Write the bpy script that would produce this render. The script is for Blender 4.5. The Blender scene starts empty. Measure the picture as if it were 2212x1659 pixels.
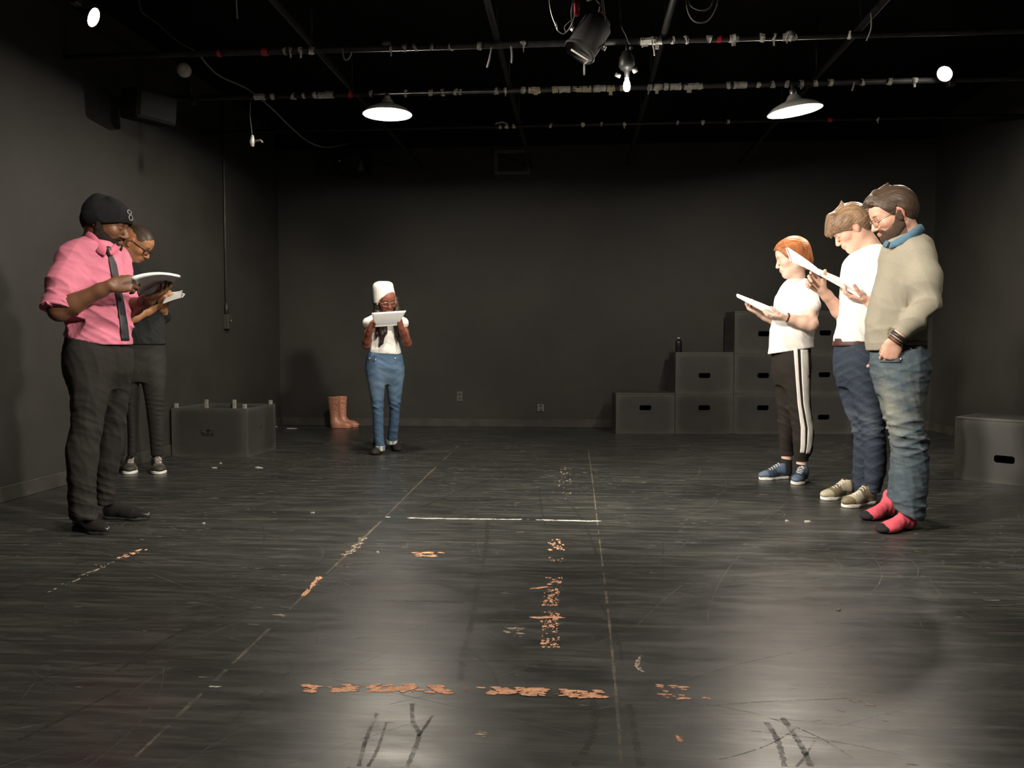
import bpy, math, random
import numpy as np
from mathutils import Vector, Matrix

# ------------------------------------------------------------------ camera, world, exposure
scene = bpy.context.scene
COL = scene.collection
F_PX = 1790.0
CAM_H = 1.0
YAW, PITCH = math.radians(4.54), math.radians(-2.83)
cam_data = bpy.data.cameras.new('camera')
cam = bpy.data.objects.new('camera', cam_data)
COL.objects.link(cam)
cam.location = (0, 0, CAM_H)
cam.rotation_euler = (math.pi / 2 + PITCH, 0, YAW)
cam_data.sensor_width = 36.0
cam_data.lens = 36.0 * F_PX / 2212.0
cam_data.clip_start = 0.05
scene.camera = cam

world = bpy.data.worlds.new('world')
scene.world = world
world.use_nodes = True
world.node_tree.nodes['Background'].inputs[0].default_value = (0.9, 0.95, 1.0, 1)
world.node_tree.nodes['Background'].inputs[1].default_value = 0.004

scene.view_settings.view_transform = 'Standard'
scene.view_settings.look = 'None'
scene.view_settings.gamma = 1.0
scene.view_settings.use_curve_mapping = False
scene.view_settings.exposure = 0.5

WARM = (1.0, 0.90, 0.76)
P_PENDANT = 225.0
P_NEAR = 150.0           # pendants over the near half, above the picture       # watts of the bulb in each pendant
P_CLIP_L = 420.0       # clip lamp over the left wall
P_CLIP_R = 150.0       # clip lamp over the right wall
P_FRONT = 800.0        # lamps on the pipe nearer than the frame shows

# ------------------------------------------------------------------ measuring: photo point -> metres
_M = Matrix.Rotation(YAW, 3, 'Z') @ Matrix.Rotation(math.pi / 2 + PITCH, 3, 'X')
def ray(u, v):
    return _M @ Vector(((u - 1106.0) / F_PX, (829.5 - v) / F_PX, -1.0))
def floor_at(u, v, z=0.0):
    d = ray(u, v); t = (z - CAM_H) / d.z
    return Vector((d.x * t, d.y * t, z))
def at_y(u, v, y):
    d = ray(u, v); t = y / d.y
    return Vector((d.x * t, y, CAM_H + d.z * t))
def at_x(u, v, x):
    d = ray(u, v); t = x / d.x
    return Vector((x, d.y * t, CAM_H + d.z * t))

# ------------------------------------------------------------------ scene bookkeeping
def setp(o, label=None, cat=None, group=None, kind=None):
    if label: o['label'] = label
    if cat: o['category'] = cat
    if group: o['group'] = group
    if kind: o['kind'] = kind
    return o
def empty(name, loc, label, cat, group=None, rz=0.0):
    o = bpy.data.objects.new(name, None)
    o.empty_display_size = 0.1
    COL.objects.link(o)
    o.location = loc; o.rotation_euler = (0, 0, rz)
    return setp(o, label, cat, group)
def link(name, me, mat=None, parent=None, loc=None, rot=None):
    o = bpy.data.objects.new(name, me)
    COL.objects.link(o)
    if mat is not None:
        me.materials.clear(); me.materials.append(mat)
    if parent is not None: o.parent = parent
    if loc is not None: o.location = loc
    if rot is not None: o.rotation_euler = rot
    return o
def mesh(name, verts, faces, smooth=False):
    me = bpy.data.meshes.new(name)
    me.from_pydata([tuple(v) for v in verts], [], faces)
    me.update()
    if smooth:
        me.polygons.foreach_set('use_smooth', [True] * len(me.polygons))
    return me
class MB:
    """collects simple solids into one mesh"""
    def __init__(s): s.v = []; s.f = []; s.sm = []
    def add(s, vs, fs, smooth=False):
        b = len(s.v); s.v += [tuple(v) for v in vs]
        s.f += [tuple(i + b for i in f) for f in fs]; s.sm += [smooth] * len(fs)
    def box(s, lo, hi, bev=0.0):
        (x0, y0, z0), (x1, y1, z1) = lo, hi
        if bev <= 0:
            vs = [(x, y, z) for z in (z0, z1) for y in (y0, y1) for x in (x0, x1)]
            s.add(vs, [(0, 2, 3, 1), (4, 5, 7, 6), (0, 1, 5, 4), (2, 6, 7, 3), (0, 4, 6, 2), (1, 3, 7, 5)])
            return
        b = bev; vs = []; idx = {}
        for sx in (0, 1):
            for sy in (0, 1):
                for sz in (0, 1):
                    X = (x0, x1)[sx]; Y = (y0, y1)[sy]; Z = (z0, z1)[sz]
                    ix = X + (b if sx == 0 else -b); iy = Y + (b if sy == 0 else -b); iz = Z + (b if sz == 0 else -b)
                    for a, p in enumerate(((X, iy, iz), (ix, Y, iz), (ix, iy, Z))):
                        idx[(sx, sy, sz, a)] = len(vs); vs.append(p)
        fs = []
        def q(*k): fs.append(tuple(idx[i] for i in k))
        for t in (0, 1):
            r = (lambda *k: q(*k)) if t else (lambda *k: q(*k[::-1]))
            r((t,0,0,0),(t,1,0,0),(t,1,1,0),(t,0,1,0))
            r((0,t,0,1),(0,t,1,1),(1,t,1,1),(1,t,0,1))
            r((0,0,t,2),(1,0,t,2),(1,1,t,2),(0,1,t,2))
        for a_ in (0, 1):
            for b_ in (0, 1):
                par = (a_ + b_) % 2
                e = [(a_,b_,0,0),(a_,b_,0,1),(a_,b_,1,1),(a_,b_,1,0)]; q(*(e if par == 0 else e[::-1]))
                e = [(a_,0,b_,2),(a_,0,b_,0),(a_,1,b_,0),(a_,1,b_,2)]; q(*(e if par == 0 else e[::-1]))
                e = [(0,a_,b_,1),(0,a_,b_,2),(1,a_,b_,2),(1,a_,b_,1)]; q(*(e if par == 0 else e[::-1]))
        for sx in (0, 1):
            for sy in (0, 1):
                for sz in (0, 1):
                    e = [(sx,sy,sz,0),(sx,sy,sz,1),(sx,sy,sz,2)]
                    q(*(e if (sx + sy + sz) % 2 else e[::-1]))
        s.add(vs, fs)
    def tube(s, pts, r, n=10, cap=True, smooth=True):
        pts = [Vector(p) for p in pts]; rs = r if isinstance(r, (list, tuple)) else [r] * len(pts)
        vs = []; fs = []; up = None
        for i, p in enumerate(pts):
            t = (pts[min(i + 1, len(pts) - 1)] - pts[max(i - 1, 0)]).normalized()
            if up is None:
                up = Vector((0, 0, 1)) if abs(t.z) < 0.9 else Vector((1, 0, 0))
            a = t.cross(up).normalized(); b = a.cross(t).normalized(); up = b
            for k in range(n):
                an = 2 * math.pi * k / n
                vs.append(p + (a * math.cos(an) + b * math.sin(an)) * rs[i])
        for i in range(len(pts) - 1):
            for k in range(n):
                k2 = (k + 1) % n
                fs.append((i * n + k, i * n + k2, (i + 1) * n + k2, (i + 1) * n + k))
        if cap:
            fs.append(tuple(range(n))[::-1]); fs.append(tuple((len(pts) - 1) * n + k for k in range(n)))
        s.add(vs, fs, smooth)
    def lathe(s, prof, n=32, mat=None, smooth=True):
        """profile of (radius, z) turned around z; mat is an optional 4x4"""
        vs = []; fs = []
        for (r, z) in prof:
            for k in range(n):
                an = 2 * math.pi * k / n
                v = Vector((r * math.cos(an), r * math.sin(an), z))
                vs.append(mat @ v if mat else v)
        for i in range(len(prof) - 1):
            for k in range(n):
                k2 = (k + 1) % n
                fs.append((i * n + k, i * n + k2, (i + 1) * n + k2, (i + 1) * n + k))
        s.add(vs, fs, smooth)
    def build(s, name, mat=None, parent=None, loc=None, rot=None):
        me = bpy.data.meshes.new(name)
        me.from_pydata(s.v, [], s.f); me.update()
        me.polygons.foreach_set('use_smooth', s.sm)
        return link(name, me, mat, parent, loc, rot)
def frame_to(z_dir, origin=(0, 0, 0)):
    """4x4 whose z axis points along z_dir"""
    q = Vector(z_dir).normalized().to_track_quat('Z', 'Y')
    return Matrix.Translation(Vector(origin)) @ q.to_matrix().to_4x4()
def spline(pts, n=8):
    """Catmull-Rom through points"""
    P = [Vector(p) for p in pts]; out = []
    for i in range(len(P) - 1):
        p0 = P[max(i - 1, 0)]; p1 = P[i]; p2 = P[i + 1]; p3 = P[min(i + 2, len(P) - 1)]
        for k in range(n):
            t = k / n
            out.append(0.5 * ((2 * p1) + (p2 - p0) * t + (2 * p0 - 5 * p1 + 4 * p2 - p3) * t * t + (3 * p1 - p0 - 3 * p2 + p3) * t ** 3))
    out.append(P[-1]); return out

# ------------------------------------------------------------------ materials
def newmat(name):
    m = bpy.data.materials.new(name); m.use_nodes = True
    nt = m.node_tree; b = nt.nodes['Principled BSDF']
    return m, nt, b
def N(nt, typ, **kw):
    n = nt.nodes.new(typ)
    for k, v in kw.items():
        if hasattr(n, k): setattr(n, k, v)
        else: n.inputs[k.replace('_', ' ')].default_value = v
    return n
def noise(nt, scale, detail=4, rough=0.6, vec=None, map_scale=None, rot=None, dist=0.0):
    tc = N(nt, 'ShaderNodeTexCoord')
    mp = N(nt, 'ShaderNodeMapping')
    if map_scale: mp.inputs['Scale'].default_value = map_scale
    if rot: mp.inputs['Rotation'].default_value = rot
    nt.links.new(tc.outputs['Object'], mp.inputs['Vector'])
    n = N(nt, 'ShaderNodeTexNoise')
    n.inputs['Scale'].default_value = scale; n.inputs['Detail'].default_value = detail
    n.inputs['Roughness'].default_value = rough; n.inputs['Distortion'].default_value = dist
    nt.links.new(mp.outputs['Vector'], n.inputs['Vector'])
    return n
def ramp(nt, fac, stops):
    r = N(nt, 'ShaderNodeValToRGB')
    el = r.color_ramp.elements
    while len(el) < len(stops): el.new(0.5)
    for e, (p, c) in zip(el, stops):
        e.position = p; e.color = (c[0], c[1], c[2], 1) if isinstance(c, (tuple, list)) else (c, c, c, 1)
    nt.links.new(fac, r.inputs['Fac']); return r
def mix(nt, fac, a, b, mode='MIX'):
    m = N(nt, 'ShaderNodeMix', data_type='RGBA', blend_type=mode)
    for sock, val in (('Factor', fac), ('A', a), ('B', b)):
        s = [i for i in m.inputs if i.name == sock and (i.type == 'RGBA' or sock == 'Factor' and i.type == 'VALUE')][0]
        if hasattr(val, 'links'): nt.links.new(val, s)
        elif sock == 'Factor': s.default_value = val
        else: s.default_value = (val[0], val[1], val[2], 1)
    return [o for o in m.outputs if o.type == 'RGBA'][0]
def bump(nt, b, height, strength=0.3, dist=0.002):
    bp = N(nt, 'ShaderNodeBump'); bp.inputs['Strength'].default_value = strength; bp.inputs['Distance'].default_value = dist
    nt.links.new(height, bp.inputs['Height']); nt.links.new(bp.outputs['Normal'], b.inputs['Normal'])
def simple(name, col, rough=0.6, metal=0.0, var=0.12, scale=30.0, bmp=0.0, bscale=200.0, spec=None, map_scale=None):
    m, nt, b = newmat(name)
    n = noise(nt, scale, 4, 0.6, map_scale=map_scale)
    c2 = tuple(min(1, c * (1 + var)) for c in col); c1 = tuple(c * (1 - var) for c in col)
    r = ramp(nt, n.outputs['Fac'], [(0.35, c1), (0.65, c2)])
    nt.links.new(r.outputs['Color'], b.inputs['Base Color'])
    b.inputs['Roughness'].default_value = rough; b.inputs['Metallic'].default_value = metal
    if spec is not None: b.inputs['Specular IOR Level'].default_value = spec
    if bmp > 0:
        n2 = noise(nt, bscale, 3, 0.6); bump(nt, b, n2.outputs['Fac'], bmp, 0.001)
    return m
def emit(name, col, strength):
    m, nt, b = newmat(name)
    b.inputs['Base Color'].default_value = (col[0], col[1], col[2], 1)
    b.inputs['Emission Color'].default_value = (col[0], col[1], col[2], 1)
    b.inputs['Emission Strength'].default_value = strength
    n = noise(nt, 5.0); r = ramp(nt, n.outputs['Fac'], [(0.0, 0.45), (1.0, 0.55)])
    nt.links.new(r.outputs['Color'], b.inputs['Roughness'])
    return m
def vcol(name, rough=0.6, var=0.1, scale=60.0, bmp=0.0, bscale=300.0, spec=0.3, sss=0.0, weave=None, sheen=0.0):
    """material that reads the colours stored on the mesh"""
    m, nt, b = newmat(name)
    at = N(nt, 'ShaderNodeAttribute', attribute_name='Col')
    n = noise(nt, scale, 4, 0.6)
    r = ramp(nt, n.outputs['Fac'], [(0.3, 1 - var), (0.7, 1 + var)])
    c = mix(nt, 1.0, at.outputs['Color'], r.outputs['Color'], 'MULTIPLY')
    nt.links.new(c, b.inputs['Base Color'])
    b.inputs['Roughness'].default_value = rough; b.inputs['Specular IOR Level'].default_value = spec
    if sss > 0:
        b.inputs['Subsurface Weight'].default_value = sss
        b.inputs['Subsurface Radius'].default_value = (1.0, 0.35, 0.2)
        b.inputs['Subsurface Scale'].default_value = 0.012
    if sheen > 0:
        b.inputs['Sheen Weight'].default_value = sheen
    if bmp > 0:
        n2 = noise(nt, bscale, 2, 0.5, map_scale=weave); bump(nt, b, n2.outputs['Fac'], bmp, 0.001)
    return m

MT = {}
MT['skin'] = vcol('skin', 0.48, 0.07, 40, 0.15, 500, 0.4, 0.12)
MT['cotton'] = vcol('cotton_cloth', 0.85, 0.04, 25, 0.2, 500, 0.15)
MT['denim'] = vcol('denim_cloth', 0.9, 0.16, 90, 0.3, 400, 0.15)
MT['knit'] = vcol('knit_cloth', 0.95, 0.10, 220, 0.5, 260, 0.1, weave=(1, 1, 0.35))
MT['hair'] = vcol('hair_strands', 0.5, 0.25, 120, 0.6, 160, 0.35, weave=(1, 1, 0.25))
MT['beard'] = vcol('beard_hair', 0.8, 0.25, 160, 0.7, 220, 0.12)
MT['shoe'] = vcol('shoe_upper', 0.6, 0.1, 80, 0.2, 300, 0.4)
MT['leather'] = simple('polished_black_leather', (0.02, 0.019, 0.018), 0.22, spec=0.7)
MT['rubber_white'] = simple('white_sole_rubber', (0.75, 0.73, 0.68), 0.6)
MT['rubber_dark'] = simple('dark_sole_rubber', (0.02, 0.02, 0.02), 0.6)
MT['paper'] = simple('white_paper', (0.80, 0.80, 0.80), 0.8, var=0.03)
MT['black_metal'] = simple('black_painted_metal', (0.018, 0.018, 0.018), 0.45, spec=0.5)
MT['grey_metal'] = simple('dull_aluminium', (0.45, 0.45, 0.44), 0.4, 0.8)
MT['steel'] = simple('steel', (0.55, 0.54, 0.52), 0.35, 0.9)
MT['black_cloth'] = simple('black_knit', (0.009, 0.009, 0.010), 1.0, spec=0.12, bmp=0.5, bscale=150)
MT['white_enamel'] = simple('white_enamel', (0.85, 0.84, 0.80), 0.35, var=0.02)
MT['bulb'] = emit('lit_bulb_glass', (1.0, 0.93, 0.82), 14.0)
MT['glass_dull'] = simple('frosted_lamp_glass', (0.62, 0.60, 0.55), 0.25, spec=0.8)
MT['red_tape'] = simple('red_tape', (0.55, 0.03, 0.05), 0.5)
MT['white_tape'] = simple('white_gaffer_tape', (0.62, 0.61, 0.56), 0.7, var=0.3)
MT['cream_tape'] = simple('cream_masking_tape', (0.62, 0.56, 0.38), 0.7, var=0.3)
MT['rope'] = simple('pale_cord', (0.42, 0.41, 0.40), 0.7)
MT['grey_cord'] = simple('grey_cable', (0.20, 0.20, 0.20), 0.6)
MT['boot'] = simple('tan_rubber', (0.42, 0.19, 0.12), 0.38, var=0.1, spec=0.5)
# ------------------------------------------------------------------ sculpting on a distance grid
A3 = lambda p: np.array(p, dtype=np.float32)
class Vol:
    def __init__(s, lo, hi, h):
        s.h = h; s.lo = A3(lo); n = np.ceil((A3(hi) - s.lo) / h).astype(int) + 1
        s.n = n
        s.ax = [(s.lo[i] + h * np.arange(n[i])).astype(np.float32) for i in range(3)]
        s.D = np.full(tuple(n), 0.1, np.float32)
    def _sub(s, lo, hi):
        sl = []
        for i in range(3):
            a = int(max(0, math.floor((lo[i] - s.lo[i]) / s.h))); b = int(min(s.n[i], math.ceil((hi[i] - s.lo[i]) / s.h) + 1))
            if b <= a: return None
            sl.append(slice(a, b))
        return tuple(sl)
    def _grid(s, sl):
        return s.ax[0][sl[0]][:, None, None], s.ax[1][sl[1]][None, :, None], s.ax[2][sl[2]][None, None, :]
    def _apply(s, sl, d, k, op):
        C = s.D[sl]
        if op == 's': d = -d
        if op == 'u':
            if k > 0:
                h = np.maximum(k - np.abs(C - d), 0) / k; s.D[sl] = np.minimum(C, d) - h * h * k * 0.25
            else: s.D[sl] = np.minimum(C, d)
        else:
            if k > 0:
                h = np.maximum(k - np.abs(C - d), 0) / k; s.D[sl] = np.maximum(C, d) + h * h * k * 0.25
            else: s.D[sl] = np.maximum(C, d)
    def cone(s, a, b, ra, rb, k=0.01, op='u'):
        a = A3(a); b = A3(b); R = max(ra, rb) + k + 2 * s.h
        sl = s._sub(np.minimum(a, b) - R, np.maximum(a, b) + R)
        if sl is None: return
        X, Y, Z = s._grid(sl); ba = b - a; L2 = float((ba * ba).sum()) + 1e-9
        px, py, pz = X - a[0], Y - a[1], Z - a[2]
        t = np.clip((px * ba[0] + py * ba[1] + pz * ba[2]) / L2, 0, 1)
        d = np.sqrt((px - t * ba[0]) ** 2 + (py - t * ba[1]) ** 2 + (pz - t * ba[2]) ** 2) - (ra + (rb - ra) * t)
        s._apply(sl, d, k, op)
    def chain(s, pts, rs, k=0.01, op='u'):
        for i in range(len(pts) - 1): s.cone(pts[i], pts[i + 1], rs[i], rs[i + 1], k, op)
    def ell(s, c, r, k=0.01, R=None, op='u'):
        """ellipsoid; R = 3x3 whose columns are its axes"""
        c = A3(c); r = A3(r); m = float(r.max()) + k + 2 * s.h
        sl = s._sub(c - m, c + m)
        if sl is None: return
        X, Y, Z = s._grid(sl); p = [X - c[0], Y - c[1], Z - c[2]]
        if R is not None:
            R = np.array(R, np.float32); q = [p[0] * R[0, i] + p[1] * R[1, i] + p[2] * R[2, i] for i in range(3)]
        else: q = p
        k0 = np.sqrt((q[0] / r[0]) ** 2 + (q[1] / r[1]) ** 2 + (q[2] / r[2]) ** 2)
        k1 = np.sqrt((q[0] / r[0] ** 2) ** 2 + (q[1] / r[1] ** 2) ** 2 + (q[2] / r[2] ** 2) ** 2)
        s._apply(sl, k0 * (k0 - 1) / np.maximum(k1, 1e-6), k, op)
    def col(s, keys, k=0.02, op='u', e=2.0, rot=0.0):
        """upright column with elliptic sections (z, cx, cy, rx, ry), smoothly interpolated"""
        K = np.array(sorted(keys), np.float64)
        z = s.ax[2].astype(np.float64)
        pr = [smooth_interp(z, K[:, 0], K[:, i]).astype(np.float32)[None, None, :] for i in range(1, 5)]
        z0, z1 = K[0, 0], K[-1, 0]
        X, Y, Z = s._grid((slice(None),) * 3)
        dx, dy = X - pr[0], Y - pr[1]
        if rot:
            c_, s_ = math.cos(rot), math.sin(rot); dx, dy = dx * c_ + dy * s_, -dx * s_ + dy * c_
        if e == 2.0: q = np.sqrt((dx / pr[2]) ** 2 + (dy / pr[3]) ** 2)
        else: q = (np.abs(dx / pr[2]) ** e + np.abs(dy / pr[3]) ** e) ** (1 / e)
        d = (q - 1) * np.minimum(pr[2], pr[3])
        d = np.maximum(d, np.maximum(z0 - Z, Z - z1)).astype(np.float32)
        s._apply((slice(None),) * 3, d, k, op)
    def half(s, p, n, k=0.0):
        """keep the side of the plane away from n"""
        n = A3(n) / float(np.linalg.norm(n)); X, Y, Z = s._grid((slice(None),) * 3)
        d = (X - p[0]) * n[0] + (Y - p[1]) * n[1] + (Z - p[2]) * n[2]
        s._apply((slice(None),) * 3, d.astype(np.float32), k, 'i')
    def cut_below(s, z): s.half((0, 0, z), (0, 0, -1))
    def cut_above(s, z): s.half((0, 0, z), (0, 0, 1))
    def disp(s, fn):
        X, Y, Z = s._grid((slice(None),) * 3)
        band = np.abs(s.D) < 0.06
        d = np.broadcast_to(fn(X, Y, Z), s.D.shape)
        s.D = np.where(band, s.D + d, s.D).astype(np.float32)
    def surf_y(s, x, z, default=None):
        """first surface met going away from the viewer (+y)"""
        i = int(round((x - s.lo[0]) / s.h)); k = int(round((z - s.lo[2]) / s.h))
        if not (0 <= i < s.n[0] and 0 <= k < s.n[2]): return default
        c = s.D[i, :, k]; w = np.nonzero(c < 0)[0]
        if len(w) == 0: return default
        j = w[0]
        if j == 0: return float(s.ax[1][0])
        t = c[j - 1] / (c[j - 1] - c[j]); return float(s.ax[1][j - 1] + t * s.h)
    def mesh_arrays(s):
        D = s.D.copy()
        D[0] = D[-1] = 0.05; D[:, 0] = D[:, -1] = 0.05; D[:, :, 0] = D[:, :, -1] = 0.05
        I = D < 0; u = I.astype(np.uint8)
        S = u[:-1, :-1, :-1] + u[1:, :-1, :-1] + u[:-1, 1:, :-1] + u[1:, 1:, :-1] + u[:-1, :-1, 1:] + u[1:, :-1, 1:] + u[:-1, 1:, 1:] + u[1:, 1:, 1:]
        act = (S > 0) & (S < 8); ci = np.argwhere(act)
        if len(ci) == 0: return np.zeros((0, 3)), np.zeros((0, 4), int)
        vid = np.full(act.shape, -1, np.int32); vid[act] = np.arange(len(ci))
        acc = np.zeros((len(ci), 3)); cnt = np.zeros(len(ci))
        cor = [(a, b, c) for a in (0, 1) for b in (0, 1) for c in (0, 1)]
        val = {c: D[ci[:, 0] + c[0], ci[:, 1] + c[1], ci[:, 2] + c[2]] for c in cor}
        for c in cor:
            for ax_ in range(3):
                if c[ax_] == 0:
                    c2 = list(c); c2[ax_] = 1; c2 = tuple(c2); a, b = val[c], val[c2]
                    m = (a < 0) != (b < 0); t = np.where(m, a / np.where(m, a - b, 1), 0)
                    for j in range(3):
                        acc[:, j] += np.where(m, c[j] + (t if j == ax_ else 0), 0)
                    cnt += m
        V = (ci + acc / cnt[:, None]) * s.h + s.lo
        Fs = []
        for ax_ in range(3):
            o1, o2 = [(1, 2), (2, 0), (0, 1)][ax_]
            a = [slice(None)] * 3; b = [slice(None)] * 3
            a[ax_] = slice(0, -1); b[ax_] = slice(1, None)
            cr = I[tuple(a)] != I[tuple(b)]
            e = np.argwhere(cr); e = e[(e[:, o1] > 0) & (e[:, o2] > 0) & (e[:, o1] < s.n[o1] - 1) & (e[:, o2] < s.n[o2] - 1)]
            if len(e) == 0: continue
            ins = I[e[:, 0], e[:, 1], e[:, 2]]
            def cell(d1, d2):
                q = e.copy(); q[:, o1] -= d1; q[:, o2] -= d2; return vid[q[:, 0], q[:, 1], q[:, 2]]
            Q = np.stack([cell(1, 1), cell(0, 1), cell(0, 0), cell(1, 0)], 1)
            Q[~ins] = Q[~ins][:, ::-1]
            Fs.append(Q)
        return V, np.concatenate(Fs)
    def build(s, name, mat, parent=None, color=None):
        return build_arrays(name, [s.mesh_arrays()], mat, parent, color)
def smooth_interp(x, xp, yp):
    """monotone-ish cubic (Hermite with finite-difference slopes)"""
    if len(xp) == 1: return np.full_like(x, yp[0])
    h = np.diff(xp); dl = np.diff(yp) / h; m = np.zeros(len(xp)); m[0] = dl[0]; m[-1] = dl[-1]
    for i in range(1, len(xp) - 1):
        m[i] = 0 if dl[i - 1] * dl[i] <= 0 else 2 * dl[i - 1] * dl[i] / (dl[i - 1] + dl[i])
    xc = np.clip(x, xp[0], xp[-1]); i = np.clip(np.searchsorted(xp, xc, side='right') - 1, 0, len(h) - 1)
    t = (xc - xp[i]) / h[i]; t2, t3 = t * t, t * t * t
    return (2 * t3 - 3 * t2 + 1) * yp[i] + (t3 - 2 * t2 + t) * h[i] * m[i] + (-2 * t3 + 3 * t2) * yp[i + 1] + (t3 - t2) * h[i] * m[i + 1]
def build_arrays(name, arrs, mat, parent=None, color=None):
    V = []; Q = []; b = 0
    for v, q in arrs:
        V.append(v); Q.append(q + b); b += len(v)
    V = np.concatenate(V); Q = np.concatenate(Q)
    me = bpy.data.meshes.new(name)
    me.vertices.add(len(V)); me.vertices.foreach_set('co', V.astype(np.float32).ravel())
    me.loops.add(len(Q) * 4); me.polygons.add(len(Q))
    me.loops.foreach_set('vertex_index', Q.astype(np.int32).ravel())
    me.polygons.foreach_set('loop_start', np.arange(0, len(Q) * 4, 4, dtype=np.int32))
    me.polygons.foreach_set('loop_total', np.full(len(Q), 4, np.int32))
    me.update(calc_edges=True); me.validate()
    me.polygons.foreach_set('use_smooth', np.ones(len(me.polygons), bool))
    if color is not None:
        C = color(V[:, 0], V[:, 1], V[:, 2]) if callable(color) else np.tile(A3(color), (len(V), 1))
        C = np.concatenate([C, np.ones((len(V), 1))], 1).astype(np.float32)
        at = me.attributes.new('Col', 'FLOAT_COLOR', 'POINT'); at.data.foreach_set('color', C.ravel())
    return link(name, me, mat, parent)

def folds(seed, dirs, freq, amp, mask=None, n=4, sharp=2.0):
    """cloth folds: a sum of wandering ridges running across the given direction"""
    r = random.Random(seed); T = []
    for i in range(n):
        d = Vector(dirs[i % len(dirs)]); d = (d + Vector((r.uniform(-.25, .25), r.uniform(-.25, .25), r.uniform(-.15, .15)))).normalized()
        T.append((d, freq * r.uniform(0.6, 1.6), r.uniform(0, 6.28), [(Vector((r.uniform(-1, 1), r.uniform(-1, 1), r.uniform(-1, 1))), r.uniform(8, 20), r.uniform(0, 6.28)) for _ in range(2)]))
    def f(X, Y, Z):
        tot = 0
        for d, fr, ph, wob in T:
            w = 0
            for e, g_, p2 in wob: w = w + 0.9 * np.sin((X * e.x + Y * e.y + Z * e.z) * g_ + p2)
            a = np.sin((X * d.x + Y * d.y + Z * d.z) * fr + ph + w)
            tot = tot + (1 - np.abs(a)) ** sharp
        tot = tot / n - 0.3
        v = -amp * tot
        if mask is not None: v = v * mask(X, Y, Z)
        return v
    return f
def bell(Z, z0, w): return np.exp(-((Z - z0) / w) ** 2)
# ------------------------------------------------------------------ room shell
XL, XR, YB, YF, ZC = -3.60, 4.02, 9.80, -2.2, 3.52
def wall_material():
    m, nt, b = newmat('dark_painted_wall')
    n1 = noise(nt, 1.1, 6, 0.62)
    base = ramp(nt, n1.outputs['Fac'], [(0.3, (0.0225, 0.0225, 0.0205)), (0.7, (0.036, 0.0345, 0.030))])
    n2 = noise(nt, 3.0, 8, 0.75, map_scale=(1, 1, 0.6), dist=0.6)
    sm = ramp(nt, n2.outputs['Fac'], [(0.63, 0.0), (0.78, 0.5)])
    c = mix(nt, sm.outputs['Color'], base.outputs['Color'], (0.046, 0.043, 0.037))
    n3 = noise(nt, 9.0, 6, 0.8)
    sp = ramp(nt, n3.outputs['Fac'], [(0.74, 0.0), (0.79, 0.55)])
    c = mix(nt, sp.outputs['Color'], c, (0.075, 0.068, 0.058))
    nt.links.new(c, b.inputs['Base Color'])
    b.inputs['Roughness'].default_value = 0.62
    b.inputs['Specular IOR Level'].default_value = 0.35
    n4 = noise(nt, 60, 5, 0.6); bump(nt, b, n4.outputs['Fac'], 0.25, 0.003)
    return m
def floor_material():
    m, nt, b = newmat('scuffed_black_stage_floor')
    n1 = noise(nt, 0.9, 6, 0.6)
    base = ramp(nt, n1.outputs['Fac'], [(0.3, (0.0140, 0.0162, 0.0165)), (0.7, (0.0265, 0.0275, 0.0250))])
    c = base.outputs['Color']
    # long sweeping scuffs in three directions
    for i, (rot, sc, lo, hi, col, ms) in enumerate((
            (0.12, 2.6, 0.54, 0.74, (0.085, 0.085, 0.076), (0.9, 7.0, 1)),
            (-0.7, 2.2, 0.56, 0.78, (0.078, 0.079, 0.072), (0.6, 9.0, 1)),
            (0.45, 3.4, 0.57, 0.76, (0.088, 0.082, 0.070), (0.8, 8.0, 1)),
            (1.25, 1.9, 0.58, 0.80, (0.070, 0.071, 0.066), (0.5, 8.0, 1)))):
        n = noise(nt, sc, 9, 0.74, map_scale=ms, rot=(0, 0, rot), dist=0.5)
        r = ramp(nt, n.outputs['Fac'], [(lo - 0.04, 0.0), (hi - 0.04, 1.0)])
        c = mix(nt, r.outputs['Color'], c, col)
    n5 = noise(nt, 14.0, 8, 0.8, map_scale=(0.55, 1.6, 1), dist=0.4)
    r5 = ramp(nt, n5.outputs['Fac'], [(0.64, 0.0), (0.74, 0.9)])
    c = mix(nt, r5.outputs['Color'], c, (0.16, 0.125, 0.09))
    n6 = noise(nt, 40.0, 4, 0.7)
    r6 = ramp(nt, n6.outputs['Fac'], [(0.74, 0.0), (0.77, 1.0)])
    c = mix(nt, r6.outputs['Color'], c, (0.30, 0.27, 0.22))
    nt.links.new(c, b.inputs['Base Color'])
    n7 = noise(nt, 3.0, 7, 0.7, map_scale=(1, 2.2, 1), dist=0.3)
    rr = ramp(nt, n7.outputs['Fac'], [(0.3, 0.27), (0.7, 0.44)])
    nt.links.new(rr.outputs['Color'], b.inputs['Roughness'])
    b.inputs['Specular IOR Level'].default_value = 0.5
    n8 = noise(nt, 26, 5, 0.6, map_scale=(1, 1.5, 1)); bump(nt, b, n8.outputs['Fac'], 0.12, 0.002)
    return m
MT['wall'] = wall_material()
MT['floor'] = floor_material()
MT['ceiling'] = simple('black_ceiling', (0.006, 0.006, 0.006), 0.9, spec=0.1)
MT['base'] = simple('painted_base', (0.040, 0.038, 0.033), 0.55, var=0.3, scale=6)

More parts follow.
